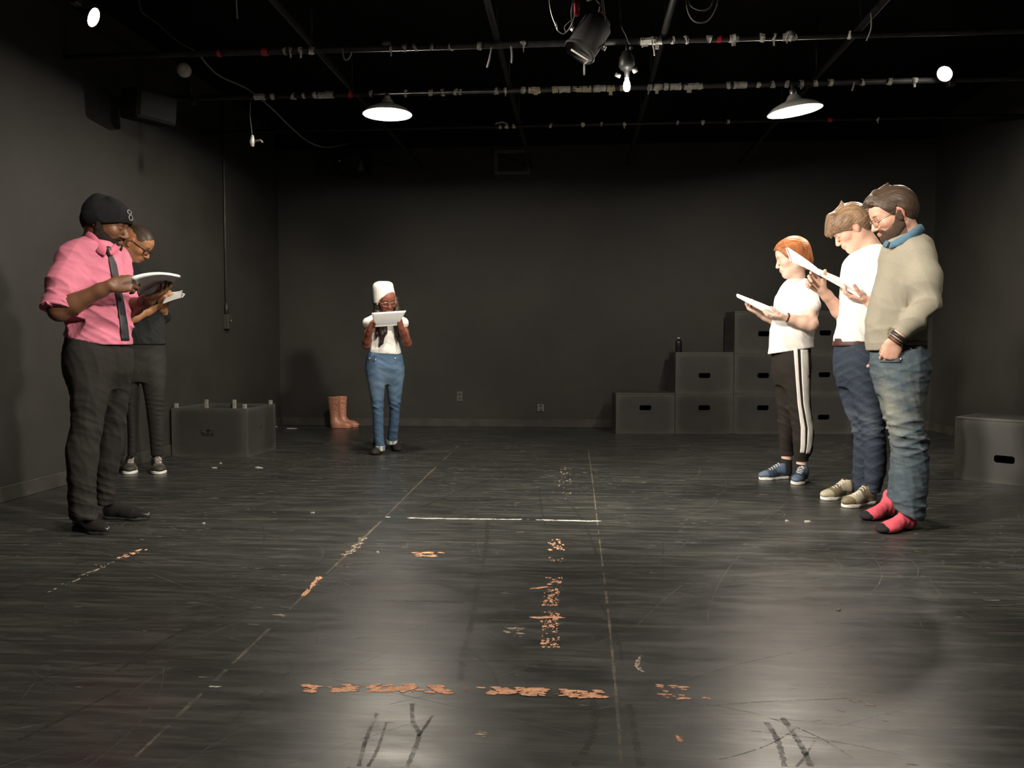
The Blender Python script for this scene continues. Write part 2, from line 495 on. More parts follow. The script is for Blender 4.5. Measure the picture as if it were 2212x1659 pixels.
def struct(name, lo, hi, mat, bev=0.0):
    mb = MB(); mb.box(lo, hi, bev); o = mb.build(name, mat); o['kind'] = 'structure'; return o
T = 0.15
struct('floor', (XL - T, YF - T, -0.1), (XR + T, YB + T, 0), MT['floor'])
struct('ceiling', (XL - T, YF - T, ZC), (XR + T, YB + T, ZC + 0.1), MT['ceiling'])
struct('wall_left', (XL - T, YF, 0), (XL, YB, ZC), MT['wall'])
struct('wall_right', (XR, YF, 0), (XR + T, YB, ZC), MT['wall'])
struct('wall_back', (XL - T, YB, 0), (XR + T, YB + T, ZC), MT['wall'])
struct('wall_front', (XL - T, YF - T, 0), (XR + T, YF, ZC), MT['wall'])
struct('baseboard_left', (XL, YF, 0), (XL + 0.014, YB, 0.10), MT['base'], 0.004)
struct('baseboard_right', (XR - 0.014, YF, 0), (XR, YB, 0.10), MT['base'], 0.004)
struct('baseboard_back', (XL + 0.014, YB - 0.014, 0), (XR - 0.014, YB, 0.10), MT['base'], 0.004)
# rough beam across the head of the back wall, and four runs of framing along the room
struct('trim_1', (XL, YB - 0.10, 3.30), (XR, YB, ZC), MT['ceiling'], 0.01)

# ------------------------------------------------------------------ floor marks: lifted tape, seams, scuffs
MT['tape_orange'] = simple('old_orange_tape_residue', (0.80, 0.40, 0.23), 0.7, var=0.3, scale=60)
MT['tape_pale'] = simple('old_pale_tape_residue', (0.38, 0.30, 0.22), 0.7, var=0.4, scale=60)

def worn(name, col, rough, lo, hi, scale):
    m = simple(name, col, rough, var=0.4, scale=40); nt = m.node_tree; b = nt.nodes['Principled BSDF']
    n = noise(nt, scale, 6, 0.75); r = ramp(nt, n.outputs['Fac'], [(lo, 0.0), (hi, 0.85)]); nt.links.new(r.outputs['Color'], b.inputs['Alpha']); return m
MT['scuff'] = worn('grey_scuff', (0.034, 0.033, 0.029), 0.42, 0.40, 0.68, 14)
MT['seam'] = worn('floor_seam', (0.17, 0.145, 0.11), 0.5, 0.30, 0.60, 9)
rnd = random.Random(5)
def fleck(mb, x, y, a, b, ang, z):
    n = rnd.choice((6, 7, 8)); ca, sa = math.cos(ang), math.sin(ang); top = []; bot = []
    for k in range(n):
        t = 2 * math.pi * k / n; r = rnd.uniform(0.6, 1.15)
        px, py = a * r * math.cos(t), b * r * math.sin(t)
        X, Y = x + px * ca - py * sa, y + px * sa + py * ca
        top.append((X, Y, z)); bot.append((X, Y, 0.0))
    fs = [tuple(range(n))] + [(n + k, n + (k + 1) % n, (k + 1) % n, k) for k in range(n)]
    mb.add(top + bot, fs)
def residue(pts, name, label, mat, width=0.05, dens=60, size=(0.012, 0.035), keep=lambda t: 1.0, sx=1.0):
    """a broken line of worn tape flecks between photographed points"""
    mb = MB(); P = [floor_at(*p) for p in pts]
    L = [(P[i + 1] - P[i]).length for i in range(len(P) - 1)]; tot = sum(L); s0 = 0.0; z = 0.0006
    for i, l in enumerate(L):
        d = (P[i + 1] - P[i]).normalized(); nrm = Vector((-d.y, d.x, 0)); ang = math.atan2(d.y, d.x)
        for _ in range(max(1, int(dens * l * 1.8))):
            t = rnd.random() * l
            if rnd.random() > 0.85 * keep((s0 + t) / tot): continue
            qq = rnd.uniform(-1, 1)
            if math.sin((s0 + t) * 97 + i + qq * 2) + math.sin((s0 + t) * 41 + 2 - qq * 3) + math.sin((s0 + t) * 233 + qq * 5) < -0.7: continue
            q = P[i] + d * t + nrm * qq * width
            a = rnd.uniform(*size) * rnd.choice((0.25, 0.35, 0.5, 0.8)); z += 0.000002
            fleck(mb, q.x, q.y, a * sx, a * 0.5, ang + rnd.uniform(-0.25, 0.25), z)
        s0 += l
    o = mb.build(name, mat); return setp(o, label, 'tape', kind='stuff')
def clump(*iv):
    return lambda t: max([1.0 if a <= t <= b else 0.06 for a, b in iv])
residue([(655, 1487), (860, 1487), (1100, 1493), (1330, 1503)], 'tape_residue', 'torn orange tape line running across the floor nearest the camera',
        MT['tape_orange'], 0.026, 1000, (0.006, 0.022),
        clump((0.0, 0.05), (0.09, 0.17), (0.21, 0.36), (0.40, 0.47), (0.60, 0.78), (0.83, 0.96)), 1.3)
residue([(1418, 1493), (1480, 1497)], 'tape_residue', 'orange tape patch at the right end of the nearest floor line', MT['tape_orange'], 0.045, 420, (0.008, 0.022), sx=1.2)
residue([(1200, 1165), (1203, 1200), (1198, 1245), (1192, 1270)], 'tape_residue', 'broken orange tape flecks just in front of the pale cross line', MT['tape_orange'], 0.036, 140, (0.010, 0.028),
        clump((0.0, 0.30), (0.42, 0.5), (0.8, 1)), 0.9)
residue([(1192, 1272), (1188, 1335), (1190, 1404)], 'tape_residue', 'upright of the T shaped orange tape mark in the middle of the floor', MT['tape_orange'], 0.030, 560, (0.006, 0.018),
        clump((0, 0.32), (0.42, 0.75), (0.84, 0.97)), 0.9)
residue([(1146, 1334), (1214, 1334)], 'tape_residue', 'short orange tape bar crossing the upright tape mark', MT['tape_orange'], 0.008, 500, (0.010, 0.022), sx=1.3)
residue([(1140, 1272), (1190, 1268)], 'tape_residue', 'faint orange tape bar above the T shaped mark', MT['tape_orange'], 0.008, 160, (0.010, 0.022), sx=1.3)
residue([(892, 1197), (958, 1197)], 'tape_residue', 'small pale orange tape patch left of the centre of the floor', MT['tape_orange'], 0.045, 300, (0.010, 0.026), sx=1.3)
residue([(1085, 1363), (1130, 1366)], 'tape_residue', 'worn tan tape patch left of the upright tape mark', MT['tape_pale'], 0.05, 200, (0.012, 0.028))
residue([(1380, 1420), (1376, 1440), (1388, 1452)], 'tape_residue', 'curved tan tape scrap right of the long seam', MT['tape_pale'], 0.006, 500, (0.008, 0.014))
residue([(1028, 1582), (1052, 1588)], 'tape_residue', 'tan scrap near the bottom middle of the floor', MT['tape_pale'], 0.014, 400, (0.008, 0.014))
residue([(1458, 1590), (1476, 1600)], 'tape_residue', 'orange scrap low on the floor right of the long seam', MT['tape_orange'], 0.012, 500, (0.006, 0.012))
residue([(1519, 1508), (1536, 1509)], 'tape_residue', 'lone orange dot right of the tape patch', MT['tape_orange'], 0.004, 500, (0.008, 0.012))
residue([(1822, 1508), (1850, 1517), (1890, 1522)], 'tape_residue', 'trail of tan specks on the right part of the floor', MT['tape_pale'], 0.012, 130, (0.006, 0.014))
residue([(258, 1205), (310, 1187)], 'tape_residue', 'orange tape streak on the floor in front of the person in the pink shirt', MT['tape_orange'], 0.02, 160, (0.008, 0.02), sx=1.3)
residue([(105, 1280), (170, 1248), (258, 1206)], 'tape_residue', 'faint ochre tape streak leading to the left edge of the floor', MT['tape_pale'], 0.016, 70, (0.008, 0.02), sx=1.4)
residue([(832, 1117), (842, 1117)], 'tape_residue', 'pale dot where the left seam meets the cross line', MT['white_tape'], 0.008, 900, (0.008, 0.014))
residue([(877, 1119), (1000, 1121), (1110, 1122), (1290, 1126)], 'tape_residue', 'thin pale tape line crossing the floor between the two seams', MT['white_tape'], 0.008, 300, (0.010, 0.024),
        lambda t: 1.0 if t < 0.6 else (0.12 if t < 0.72 else 0.9), 1.6)
residue([(1222, 1010), (1220, 1080)], 'tape_residue', 'row of short tan dashes beyond the pale cross line', MT['tape_pale'], 0.045, 90, (0.012, 0.024), lambda t: 0.8 if (t * 5) % 1 < 0.4 else 0.1)
residue([(448, 1484), (480, 1483)], 'tape_residue', 'short pale tick on the long left seam', MT['white_tape'], 0.004, 300, (0.006, 0.014))
residue([(595, 1328), (618, 1330)], 'tape_residue', 'tan smear beside the left seam', MT['tape_pale'], 0.01, 260, (0.008, 0.018))
residue([(655, 1288), (690, 1247)], 'tape_residue', 'orange stretch of tape on the left seam', MT['tape_orange'], 0.008, 300, (0.010, 0.022), sx=1.4)
residue([(745, 1200), (790, 1160)], 'tape_residue', 'cluster of tan tape flecks on the left seam', MT['tape_pale'], 0.026, 170, (0.008, 0.02), sx=1.2)
MT['scrap'] = simple('dirty_scrap_paper', (0.42, 0.41, 0.39), 0.8, var=0.2)
# pale scraps of paper lying about
def scrap(u, v, w, label):
    mb = MB(); p = floor_at(u, v)
    n = 7; top = []; 
    for k in range(n):
        t = 2 * math.pi * k / n; r = w * rnd.uniform(0.6, 1.0)
        top.append((p.x + r * math.cos(t), p.y + 0.5 * r * math.sin(t), 0.003 + 0.006 * rnd.random()))
    mb.add(top + [(x, y, 0) for x, y, z in top], [tuple(range(n)), tuple(range(2 * n - 1, n - 1, -1))] + [(n + k, n + (k + 1) % n, (k + 1) % n, k) for k in range(n)])
    setp(mb.build('paper_scrap', MT['scrap']), label, 'paper scrap')
scrap(631, 926, 0.075, 'white scrap of paper on the floor between the open crate and the boots')
scrap(592, 922, 0.055, 'grey scrap of paper against the back wall beside the open crate')
scrap(463, 1011, 0.035, 'white scrap of paper in front of the open crate')
scrap(476, 1001, 0.016, 'tiny white scrap just behind the scrap before the open crate')
scrap(560, 1011, 0.036, 'white scrap of paper right of the open crate front corner')
scrap(440, 1131, 0.014, 'tiny white scrap on the floor right of the polished black shoes')
scrap(675, 1108, 0.014, 'tiny pale scrap on the floor left of the left seam')
scrap(816, 1194, 0.008, 'tiny white speck inside the left seam')
scrap(1745, 1128, 0.020, 'small pale scrap on the floor left of the pink socks')
scrap(1700, 1126, 0.014, 'tiny pale scrap on the floor under the tan trainers')
scrap(1812, 1319, 0.010, 'tiny pale scrap in the middle of the right floor')

def ribbon(name, pts, w, mat, z=0.0004, gap=0.0, jit=0.0):
    mb = MB(); P = spline([floor_at(*p) for p in pts], 14)
    for i in range(len(P) - 1):
        if rnd.random() < gap: continue
        d = (P[i + 1] - P[i]).normalized(); n = Vector((-d.y, d.x, 0))
        w0 = w * rnd.uniform(1 - jit, 1 + jit); w1 = w * rnd.uniform(1 - jit, 1 + jit)
        a, b = P[i], P[i + 1]
        vs = [a - n * w0, b - n * w1, b + n * w1, a + n * w0]
        mb.add([(v.x, v.y, z) for v in vs] + [(v.x, v.y, 0) for v in vs], [(0, 1, 2, 3), (4, 5, 1, 0), (6, 7, 3, 2)])
    return mb.build(name, mat)
seams = (([(275, 1652), (450, 1484), (640, 1302), (832, 1117), (905, 1044), (990, 963)], 0.0055, 'long pale floor seam slanting up from the bottom left corner'),
         ([(1342, 1650), (1328, 1470), (1310, 1290), (1290, 1126), (1279, 1030), (1271, 975)], 0.004, 'long pale floor seam running straight back right of centre'))
for pts, w, lab in seams:
    setp(ribbon('floor_seam', pts, w, MT['seam'], gap=0.16, jit=0.5), lab, 'seam', kind='stuff')
scuffs = [([(1052, 1125), (1050, 1180), (1030, 1270), (1022, 1330), (1004, 1400), (996, 1470)], 0.010),
          ([(905, 1098), (990, 1062), (1060, 1036), (1130, 1018)], 0.011), ([(1010, 1400), (1060, 1445), (1075, 1480)], 0.003),
          ([(800, 1297), (960, 1300), (1170, 1303)], 0.007), ([(1165, 1050), (1170, 1100), (1178, 1135)], 0.006),
          ([(1225, 1080), (1262, 1130), (1290, 1200)], 0.006), ([(1250, 1335), (1290, 1340), (1320, 1338)], 0.003),
          ([(1280, 1510), (1284, 1560), (1270, 1610), (1240, 1656)], 0.009), ([(1360, 1520), (1372, 1590), (1384, 1656)], 0.009),
          ([(1290, 1290), (1330, 1370), (1345, 1440)], 0.005), ([(250, 1452), (400, 1360), (560, 1310)], 0.006),
          ([(0, 1500), (180, 1440), (330, 1430)], 0.006), ([(40, 1600), (150, 1545), (260, 1490)], 0.006),
          ([(500, 1560), (560, 1505), (640, 1440)], 0.004), ([(330, 1455), (520, 1440), (640, 1432)], 0.003),
          ([(565, 1130), (570, 1170), (548, 1200), (540, 1215)], 0.003), ([(1432, 1170), (1432, 1250)], 0.003),
          ([(20, 1275), (150, 1225), (240, 1190)], 0.005), ([(1600, 1250), (1800, 1230), (1990, 1190)], 0.004),
          ([(1960, 1290), (2080, 1310), (2200, 1308)], 0.007), ([(1900, 1180), (2040, 1200), (2200, 1195)], 0.005),
          ([(640, 1075), (720, 1060), (800, 1050)], 0.004), ([(480, 1095), (560, 1082), (640, 1070)], 0.004)]
mb_all = None
for pts, w in scuffs:
    o = ribbon('scuff_mark', pts, w, MT['scuff'], z=0.0003, gap=0.05, jit=0.5)
    o.parent = bpy.data.objects['floor']; o['kind'] = 'stuff'
MT['scuff_dark'] = worn('dark_heel_mark', (0.010, 0.010, 0.009), 0.62, 0.36, 0.72, 16)
for pts, w in [([(890, 1520), (892, 1560), (905, 1590), (880, 1656)], 0.006), ([(815, 1540), (790, 1600), (775, 1656)], 0.005), ([(835, 1560), (815, 1620), (795, 1656)], 0.004),
               ([(935, 1545), (905, 1590)], 0.004), ([(1655, 1560), (1680, 1600), (1695, 1656)], 0.007), ([(1690, 1550), (1730, 1610), (1752, 1656)], 0.007), ([(1760, 1600), (1735, 1640), (1720, 1656)], 0.003)]:
    o = ribbon('heel_mark', pts, w, MT['scuff_dark'], z=0.0003, jit=0.4)
    o.parent = bpy.data.objects['floor']; o['kind'] = 'stuff'

# fine wear: chips and hair-thin scratches scattered over the whole floor, left as loose detail
MT['chip'] = simple('worn_chip', (0.13, 0.108, 0.088), 0.6, var=0.5, scale=7)
MT['scratch'] = worn('fine_scratch', (0.11, 0.108, 0.098), 0.45, 0.38, 0.62, 6)
mb = MB()
cen = [(rnd.uniform(-3.0, 3.2), rnd.uniform(1.5, 8.5)) for _ in range(70)]
for i in range(2600):
    cx, cy = rnd.choice(cen); x, y = rnd.gauss(cx, .28), rnd.gauss(cy, .35)
    if not (XL + .1 < x < XR - .1 and .9 < y < YB - .1): continue
    a = min(.02, abs(rnd.gauss(0, .0055)) + .0015) * (0.6 + y / 9); fleck(mb, x, y, a * 1.7, a * .4, rnd.gauss(0, .35), .0003)
o = mb.build('worn_chips', MT['chip']); o.parent = bpy.data.objects['floor']; o['kind'] = 'stuff'
mb = MB()
for i in range(520):
    x, y = rnd.uniform(-3.4, 3.8), rnd.uniform(1.1, 8.8); an = rnd.choice((0.1, 0.35, -0.5, 0.9, 1.5)) + rnd.gauss(0, .25); L = rnd.uniform(.15, 1.1); cv = rnd.gauss(0, .9); w = rnd.uniform(.0008, .0026); P = []
    for k in range(9):
        P.append(Vector((x, y, 0))); x += math.cos(an) * L / 8; y += math.sin(an) * L / 8; an += cv / 8
    for k in range(8):
        d = (P[k + 1] - P[k]).normalized(); n = Vector((-d.y, d.x, 0)) * w; vs = [P[k] - n, P[k + 1] - n, P[k + 1] + n, P[k] + n]
        if all(XL + .05 < v.x < XR - .05 and v.y < YB - .05 for v in vs): mb.add([(v.x, v.y, .0002 + i * 1e-7) for v in vs], [(0, 1, 2, 3)])
o = mb.build('fine_scratches', MT['scratch']); o.parent = bpy.data.objects['floor']; o['kind'] = 'stuff'

# ------------------------------------------------------------------ wall fittings
def lam(mb, lo, hi, bev=0.002): mb.box(lo, hi, bev)
# air grille
p0 = at_y(1068, 325, YB); p1 = at_y(1146, 377, YB)
g = empty('wall_vent', ((p0.x + p1.x) / 2, YB, (p0.z + p1.z) / 2), 'grey framed rectangular air grille high on the back wall', 'vent')
w, h = (p1.x - p0.x) / 2, (p0.z - p1.z) / 2
MT['vent_frame'] = simple('vent_frame', (0.085, 0.083, 0.078), 0.5, var=0.2, scale=12)
MT['vent_dark'] = simple('vent_slats', (0.03, 0.028, 0.024), 0.6)
mb = MB()
for lo, hi in (((-w, -0.03, h - 0.04), (w, 0, h)), ((-w, -0.03, -h), (w, 0, -h + 0.04)), ((-w, -0.03, -h + 0.04), (-w + 0.04, 0, h - 0.04)), ((w - 0.04, -0.03, -h + 0.04), (w, 0, h - 0.04))):
    mb.box(lo, hi, 0.003)
mb.build('vent_frame', MT['vent_frame'], g)
mb = MB(); mb.box((-w + 0.04, -0.006, -h + 0.04), (w - 0.04, 0, h - 0.04)); mb.build('backing', MT['vent_dark'], g)
n = 9
for i in range(n):
    z = -h + 0.05 + (2 * h - 0.1) * (i + 0.5) / n
    mb = MB(); mb.box((-w + 0.041, -0.024, z - 0.006), (w - 0.041, -0.007, z + 0.004)); mb.build('slat', MT['vent_dark'], g)
# outlets
def outlet(name, p, label, normal, w=0.035, h=0.058, mat=None):
    rz = 0.0 if normal == 'y' else math.pi / 2
    e = empty(name, p, label, 'outlet', rz=rz)
    m = mat or MT['vent_frame']
    mb = MB(); mb.box((-w, -0.012, -h), (w, 0, h), 0.004); mb.build('cover_plate', m, e)
    for s in (-1, 1):
        mb = MB(); mb.box((-0.014, -0.015, s * 0.022 - 0.013), (0.014, -0.0115, s * 0.022 + 0.013), 0.003); mb.build('socket', MT['vent_dark'], e)
outlet('wall_outlet', at_y(993, 856, YB), 'small grey socket plate low on the back wall behind the person in white beanie', 'y')
outlet('wall_outlet', at_y(1168, 881, YB), 'pale socket plate near the floor left of the stacked boxes', 'y', 0.04, 0.045, simple('pale_plate', (0.12, 0.115, 0.10), 0.5))
# conduit drop with junction box on the left wall
pb = at_x(486, 695, XL)
pt = at_x(470, 340, XL)
e = empty('conduit_drop', (XL, pb.y, 0), 'thin vertical conduit with a small box on the left wall', 'conduit')
mb = MB(); mb.tube([(0.016, 0, pb.z + 0.10), (0.016, 0, ZC - 0.02)], 0.011, 8); mb.build('conduit', MT['base'], e)
mb = MB(); mb.box((0, -0.045, pb.z - 0.075), (0.055, 0.045, pb.z + 0.075), 0.004); mb.build('junction_box', MT['base'], e)
mb = MB(); mb.tube([(0.016, 0, pb.z + 0.07), (0.016, 0, pb.z + 0.22)], [0.03, 0.012], 8); mb.build('collar', MT['black_metal'], e)
mb = MB(); mb.lathe([(0.0, 0.012), (0.012, 0.010), (0.013, 0.0)], 10, frame_to((1, 0, 0), (0.055, 0.02, pb.z + 0.01))); mb.build('knob', MT['vent_frame'], e)

# loudspeakers
MT['speaker'] = simple('black_speaker_paint', (0.008, 0.008, 0.008), 0.75, spec=0.2)
def speaker(center, size, rz, label, tilt=0.0):
    w, d, h = size
    e = empty('loudspeaker', center, label, 'loudspeaker', rz=rz)
    e.rotation_euler = (tilt, 0, rz)
    mb = MB(); mb.box((-w, -d, -h), (w, d, h), 0.012); mb.build('cabinet', MT['speaker'], e)
    mb = MB(); mb.box((-w + 0.02, -d - 0.012, -h + 0.02), (w - 0.02, -d, h - 0.02), 0.004); mb.build('front_grille', simple('speaker_cloth', (0.007, 0.007, 0.007), 0.95, bmp=0.5), e)
    mb = MB(); mb.tube([(0, d, 0), (0, d + 0.16, 0.01)] if rz == 0 else [(0, d, 0), (-0.02, 0.33, 0.0)], 0.018, 8); mb.build('bracket', MT['black_metal'], e)
    return e
c = at_y(757, 350, YB - 0.42)
sp = speaker((c.x, YB - 0.295, c.z), (0.18, 0.14, 0.115), 0.0, 'black box loudspeaker on the back wall left of the air grille')
# pale triangle painted in as a highlight, and a small lamp on its grille
mb = MB(); mb.add([(0.095, -0.157, -0.105), (0.165, -0.157, -0.105), (0.128, -0.157, 0.01), (0.095, -0.152, -0.105), (0.165, -0.152, -0.105), (0.128, -0.152, 0.01)],
    [(0, 1, 2), (0, 3, 4, 1), (1, 4, 5, 2), (2, 5, 3, 0)])
setp(mb.build('accent', MT['vent_frame'], sp), 'pale grey triangular painted highlight')
mb = MB(); mb.lathe([(0.0, 0.006), (0.008, 0.005), (0.01, 0.0)], 10, frame_to((0, -1, 0), (-0.12, -0.152, 0.01))); setp(mb.build('accent', MT['glass_dull'], sp), 'small pale round badge')
c = at_x(330, 232, XL + 0.35)
speaker((XL + 0.32, c.y, c.z), (0.17, 0.11, 0.11), math.radians(62), 'black box loudspeaker high on the left wall', 0.12)
# ------------------------------------------------------------------ rehearsal boxes
def crate_material():
    m, nt, b = newmat('worn_black_paint')
    n1 = noise(nt, 3.0, 5, 0.6)
    base = ramp(nt, n1.outputs['Fac'], [(0.3, (0.026, 0.026, 0.025)), (0.7, (0.042, 0.041, 0.037))])
    uv = N(nt, 'ShaderNodeUVMap', uv_map='UVMap')
    sub = N(nt, 'ShaderNodeVectorMath', operation='SUBTRACT'); nt.links.new(uv.outputs['UV'], sub.inputs[0]); sub.inputs[1].default_value = (0.5, 0.5, 0)
    ab = N(nt, 'ShaderNodeVectorMath', operation='ABSOLUTE'); nt.links.new(sub.outputs[0], ab.inputs[0])
    sx = N(nt, 'ShaderNodeSeparateXYZ'); nt.links.new(ab.outputs[0], sx.inputs[0])
    # rounded-rectangle distance: (x^6+y^6)
    p1 = N(nt, 'ShaderNodeMath', operation='POWER'); nt.links.new(sx.outputs[0], p1.inputs[0]); p1.inputs[1].default_value = 5
    p2 = N(nt, 'ShaderNodeMath', operation='POWER'); nt.links.new(sx.outputs[1], p2.inputs[0]); p2.inputs[1].default_value = 5
    ad = N(nt, 'ShaderNodeMath', operation='ADD'); nt.links.new(p1.outputs[0], ad.inputs[0]); nt.links.new(p2.outputs[0], ad.inputs[1])
    n2 = noise(nt, 4.5, 6, 0.7)
    mu = N(nt, 'ShaderNodeMath', operation='MULTIPLY'); nt.links.new(ad.outputs[0], mu.inputs[0]); nt.links.new(n2.outputs['Fac'], mu.inputs[1])
    edge = ramp(nt, mu.outputs[0], [(0.006, 0.0), (0.018, 0.85)])
    c = mix(nt, edge.outputs['Color'], base.outputs['Color'], (0.072, 0.070, 0.062))
    n3 = noise(nt, 16.0, 7, 0.8)
    sp = ramp(nt, n3.outputs['Fac'], [(0.72, 0.0), (0.77, 0.8)])
    c = mix(nt, sp.outputs['Color'], c, (0.17, 0.165, 0.15))
    nt.links.new(c, b.inputs['Base Color'])
    b.inputs['Roughness'].default_value = 0.55
    n4 = noise(nt, 70, 5, 0.6); bump(nt, b, n4.outputs['Fac'], 0.2, 0.002)
    return m
MT['crate'] = crate_material()
MT['crate_in'] = simple('unpainted_dark_inside', (0.012, 0.011, 0.010), 0.9)

def panel(name, parent, W, H, T, mat4, hole=None, round_hole=None, top_w=None):
    """a board W x H lying in x,z (front at y=0, back at y=T), optional rectangular hand hole (cx,cz,hw,hh)"""
    mb = MB()
    w, h = W / 2, H / 2
    if hole:
        cx, cz, hw, hh = hole
        c = min(hw, hh) * 0.45
        inner = [(cx - hw + c, cz - hh), (cx + hw - c, cz - hh), (cx + hw, cz - hh + c), (cx + hw, cz + hh - c),
                 (cx + hw - c, cz + hh), (cx - hw + c, cz + hh), (cx - hw, cz + hh - c), (cx - hw, cz - hh + c)]
        outer = [(cx - hw + c, -h), (cx + hw - c, -h), (w, cz - hh + c), (w, cz + hh - c), (cx + hw - c, h), (cx - hw + c, h), (-w, cz + hh - c), (-w, cz - hh + c)]
        corners = {1: (w, -h), 3: (w, h), 5: (-w, h), 7: (-w, -h)}
        for y, fl in ((0.0, False), (T, True)):
            vs = [(x, y, z) for x, z in inner + outer]; fs = []
            for i in range(8):
                j = (i + 1) % 8
                if i in corners:
                    vs.append((corners[i][0], y, corners[i][1])); k = len(vs) - 1
                    f = (i, 8 + i, k, 8 + j, j)
                else: f = (i, 8 + i, 8 + j, j)
                fs.append(f[::-1] if fl else f)
            mb.add(vs, fs)
        vs = [(x, 0.0, z) for x, z in inner] + [(x, T, z) for x, z in inner]
        mb.add(vs, [(i, (i + 1) % 8, 8 + (i + 1) % 8, 8 + i) for i in range(8)])
        vs = [(-w, 0, -h), (w, 0, -h), (w, 0, h), (-w, 0, h), (-w, T, -h), (w, T, -h), (w, T, h), (-w, T, h)]
        mb.add(vs, [(0, 4, 5, 1), (1, 5, 6, 2), (2, 6, 7, 3), (3, 7, 4, 0)])
    else:
        mb.box((-w, 0, -h), (w, T, h), 0.0025)
    me = bpy.data.meshes.new(name); me.from_pydata(mb.v, [], mb.f); me.update()
    uvl = me.uv_layers.new(name='UVMap')
    for lp in me.loops:
        v = me.vertices[lp.vertex_index].co
        uvl.data[lp.index].uv = ((v.x + w) / W, (v.z + h) / H)
    o = link(name, me, MT['crate'], parent)
    o.matrix_local = mat4
    return o
def crate(W, D, H, loc, rz, label, slot, side_hole=(0.0, 0.02, 0.012, 0.02), open_top=False, group=None):
    """W wide, D deep, H high; local origin = front bottom centre, front faces -y"""
    e = empty('rehearsal_box', loc, label, 'box', group, rz)
    t = 0.018; g_ = 0.0015
    TR = Matrix.Translation
    panel('front_panel', e, W - 2 * t - g_, H - g_, t, TR((0, 0.0, H / 2)), hole=slot)
    panel('back_panel', e, W - 2 * t - g_, H - g_, t, TR((0, D, H / 2)) @ Matrix.Rotation(math.pi, 4, 'Z'), hole=(-slot[0],) + tuple(slot[1:]))
    panel('side_panel', e, D, H - g_, t, TR((-W / 2, D / 2, H / 2)) @ Matrix.Rotation(-math.pi / 2, 4, 'Z'), hole=side_hole)
    panel('side_panel', e, D, H - g_, t, TR((W / 2, D / 2, H / 2)) @ Matrix.Rotation(math.pi / 2, 4, 'Z'), hole=side_hole)
    panel('bottom_panel', e, W - 2 * t - 0.004, D - 2 * t - 0.004, t, TR((0, D / 2, t + 0.004)) @ Matrix.Rotation(-math.pi / 2, 4, 'X'))
    if not open_top:
        panel('top_panel', e, W, D, t, TR((0, D / 2, H + t)) @ Matrix.Rotation(-math.pi / 2, 4, 'X'))
    return e
def crate_at(W, D, H, pL, rz, *a, **k):
    """placed by its front left bottom corner"""
    c, s = math.cos(rz), math.sin(rz)
    return crate(W, D, H - (0 if k.get('open_top') else 0.018), (pL[0] + c * W / 2, pL[1] + s * W / 2, pL[2]), rz, *a, **k)
# the stepped stack against the back wall
S0 = floor_at(1330, 937)
RZ = math.radians(4.0)
ax = Vector((math.cos(RZ), math.sin(RZ), 0))
def along(u, v=937):
    """distance along the stack's front for a column of the photo"""
    d = ray(u, v); # intersect ray with the vertical plane of the fronts
    n = Vector((-ax.y, ax.x, 0)); t = (S0 - Vector((0, 0, CAM_H))).dot(n) / d.dot(n)
    P = Vector((0, 0, CAM_H)) + d * t
    return (P - S0).dot(ax), P.z
xs = [along(u)[0] for u in (1330, 1458, 1584, 1711, 1840)]
zs = [0.0] + [along(1520, v)[1] for v in (848, 760, 672)]
BH = zs[3] / 3
lab = {(0, 0): 'leftmost box of the stack, alone on the floor at its low end', (1, 0): 'box at floor level, second from the left, under the box with the bottle',
       (2, 0): 'box at floor level behind the striped trouser legs', (3, 0): 'box at floor level at the right end of the stack, behind the jeans',
       (1, 1): 'middle row box with the black bottle on top', (2, 1): 'middle row box directly left of the striped trousers', (3, 1): 'middle row box between the striped trousers and the dark jeans',
       (2, 2): 'topmost box behind the reader in striped trousers', (3, 2): 'topmost box seen between the two readers in white tops'}
slotz = {(0, 0): 0.64, (1, 0): 0.64, (2, 0): 0.64, (3, 0): 0.41, (1, 1): 0.43, (2, 1): 0.43, (3, 1): 0.45, (2, 2): 0.45, (3, 2): 0.47}
for (i, j), L in lab.items():
    W = xs[i + 1] - xs[i] - 0.004
    jit = ((i * 7 + j * 5) % 3 - 1) * 0.004
    P = S0 + ax * (xs[i] + 0.002) + Vector((-ax.y, ax.x, 0)) * (0.004 + abs(jit))
    cz = (slotz[(i, j)] - 0.5) * BH + 0.009
    crate_at(W, 0.42, BH, (P.x, P.y, j * BH), RZ, L, (0.0 if i < 3 else 0.02, cz, 0.064, 0.028), group='black rehearsal boxes in the stepped stack')
# bottle on the second step
q, zz = along(1472, 757); P = S0 + ax * q + Vector((-ax.y, ax.x, 0)) * 0.16
bt = empty('water_bottle', (P.x, P.y, 2 * BH), 'black metal water bottle standing on the second step of boxes', 'bottle')
mb = MB(); mb.lathe([(0.0, 0), (0.036, 0), (0.038, 0.006), (0.038, 0.105), (0.034, 0.122), (0.022, 0.136), (0.020, 0.142), (0.0, 0.142)], 24); mb.build('body', simple('black_gloss_bottle', (0.012, 0.012, 0.012), 0.2, spec=0.6), bt)
mb = MB(); mb.lathe([(0.0, 0.142), (0.022, 0.142), (0.022, 0.160), (0.018, 0.166), (0.0, 0.166)], 20); mb.build('cap', MT['steel'], bt)

# single box at the right, turned towards the middle of the room
A = floor_at(2060, 1034); B = floor_at(2212, 1051)
rz = math.atan2(B.y - A.y, B.x - A.x)
dirv = Vector((math.cos(rz), math.sin(rz), 0))
crate_at(0.66, 0.44, 0.46, (A.x, A.y, 0), rz, 'black rehearsal box standing alone by the right wall', (0.0, -0.045, 0.066, 0.027))
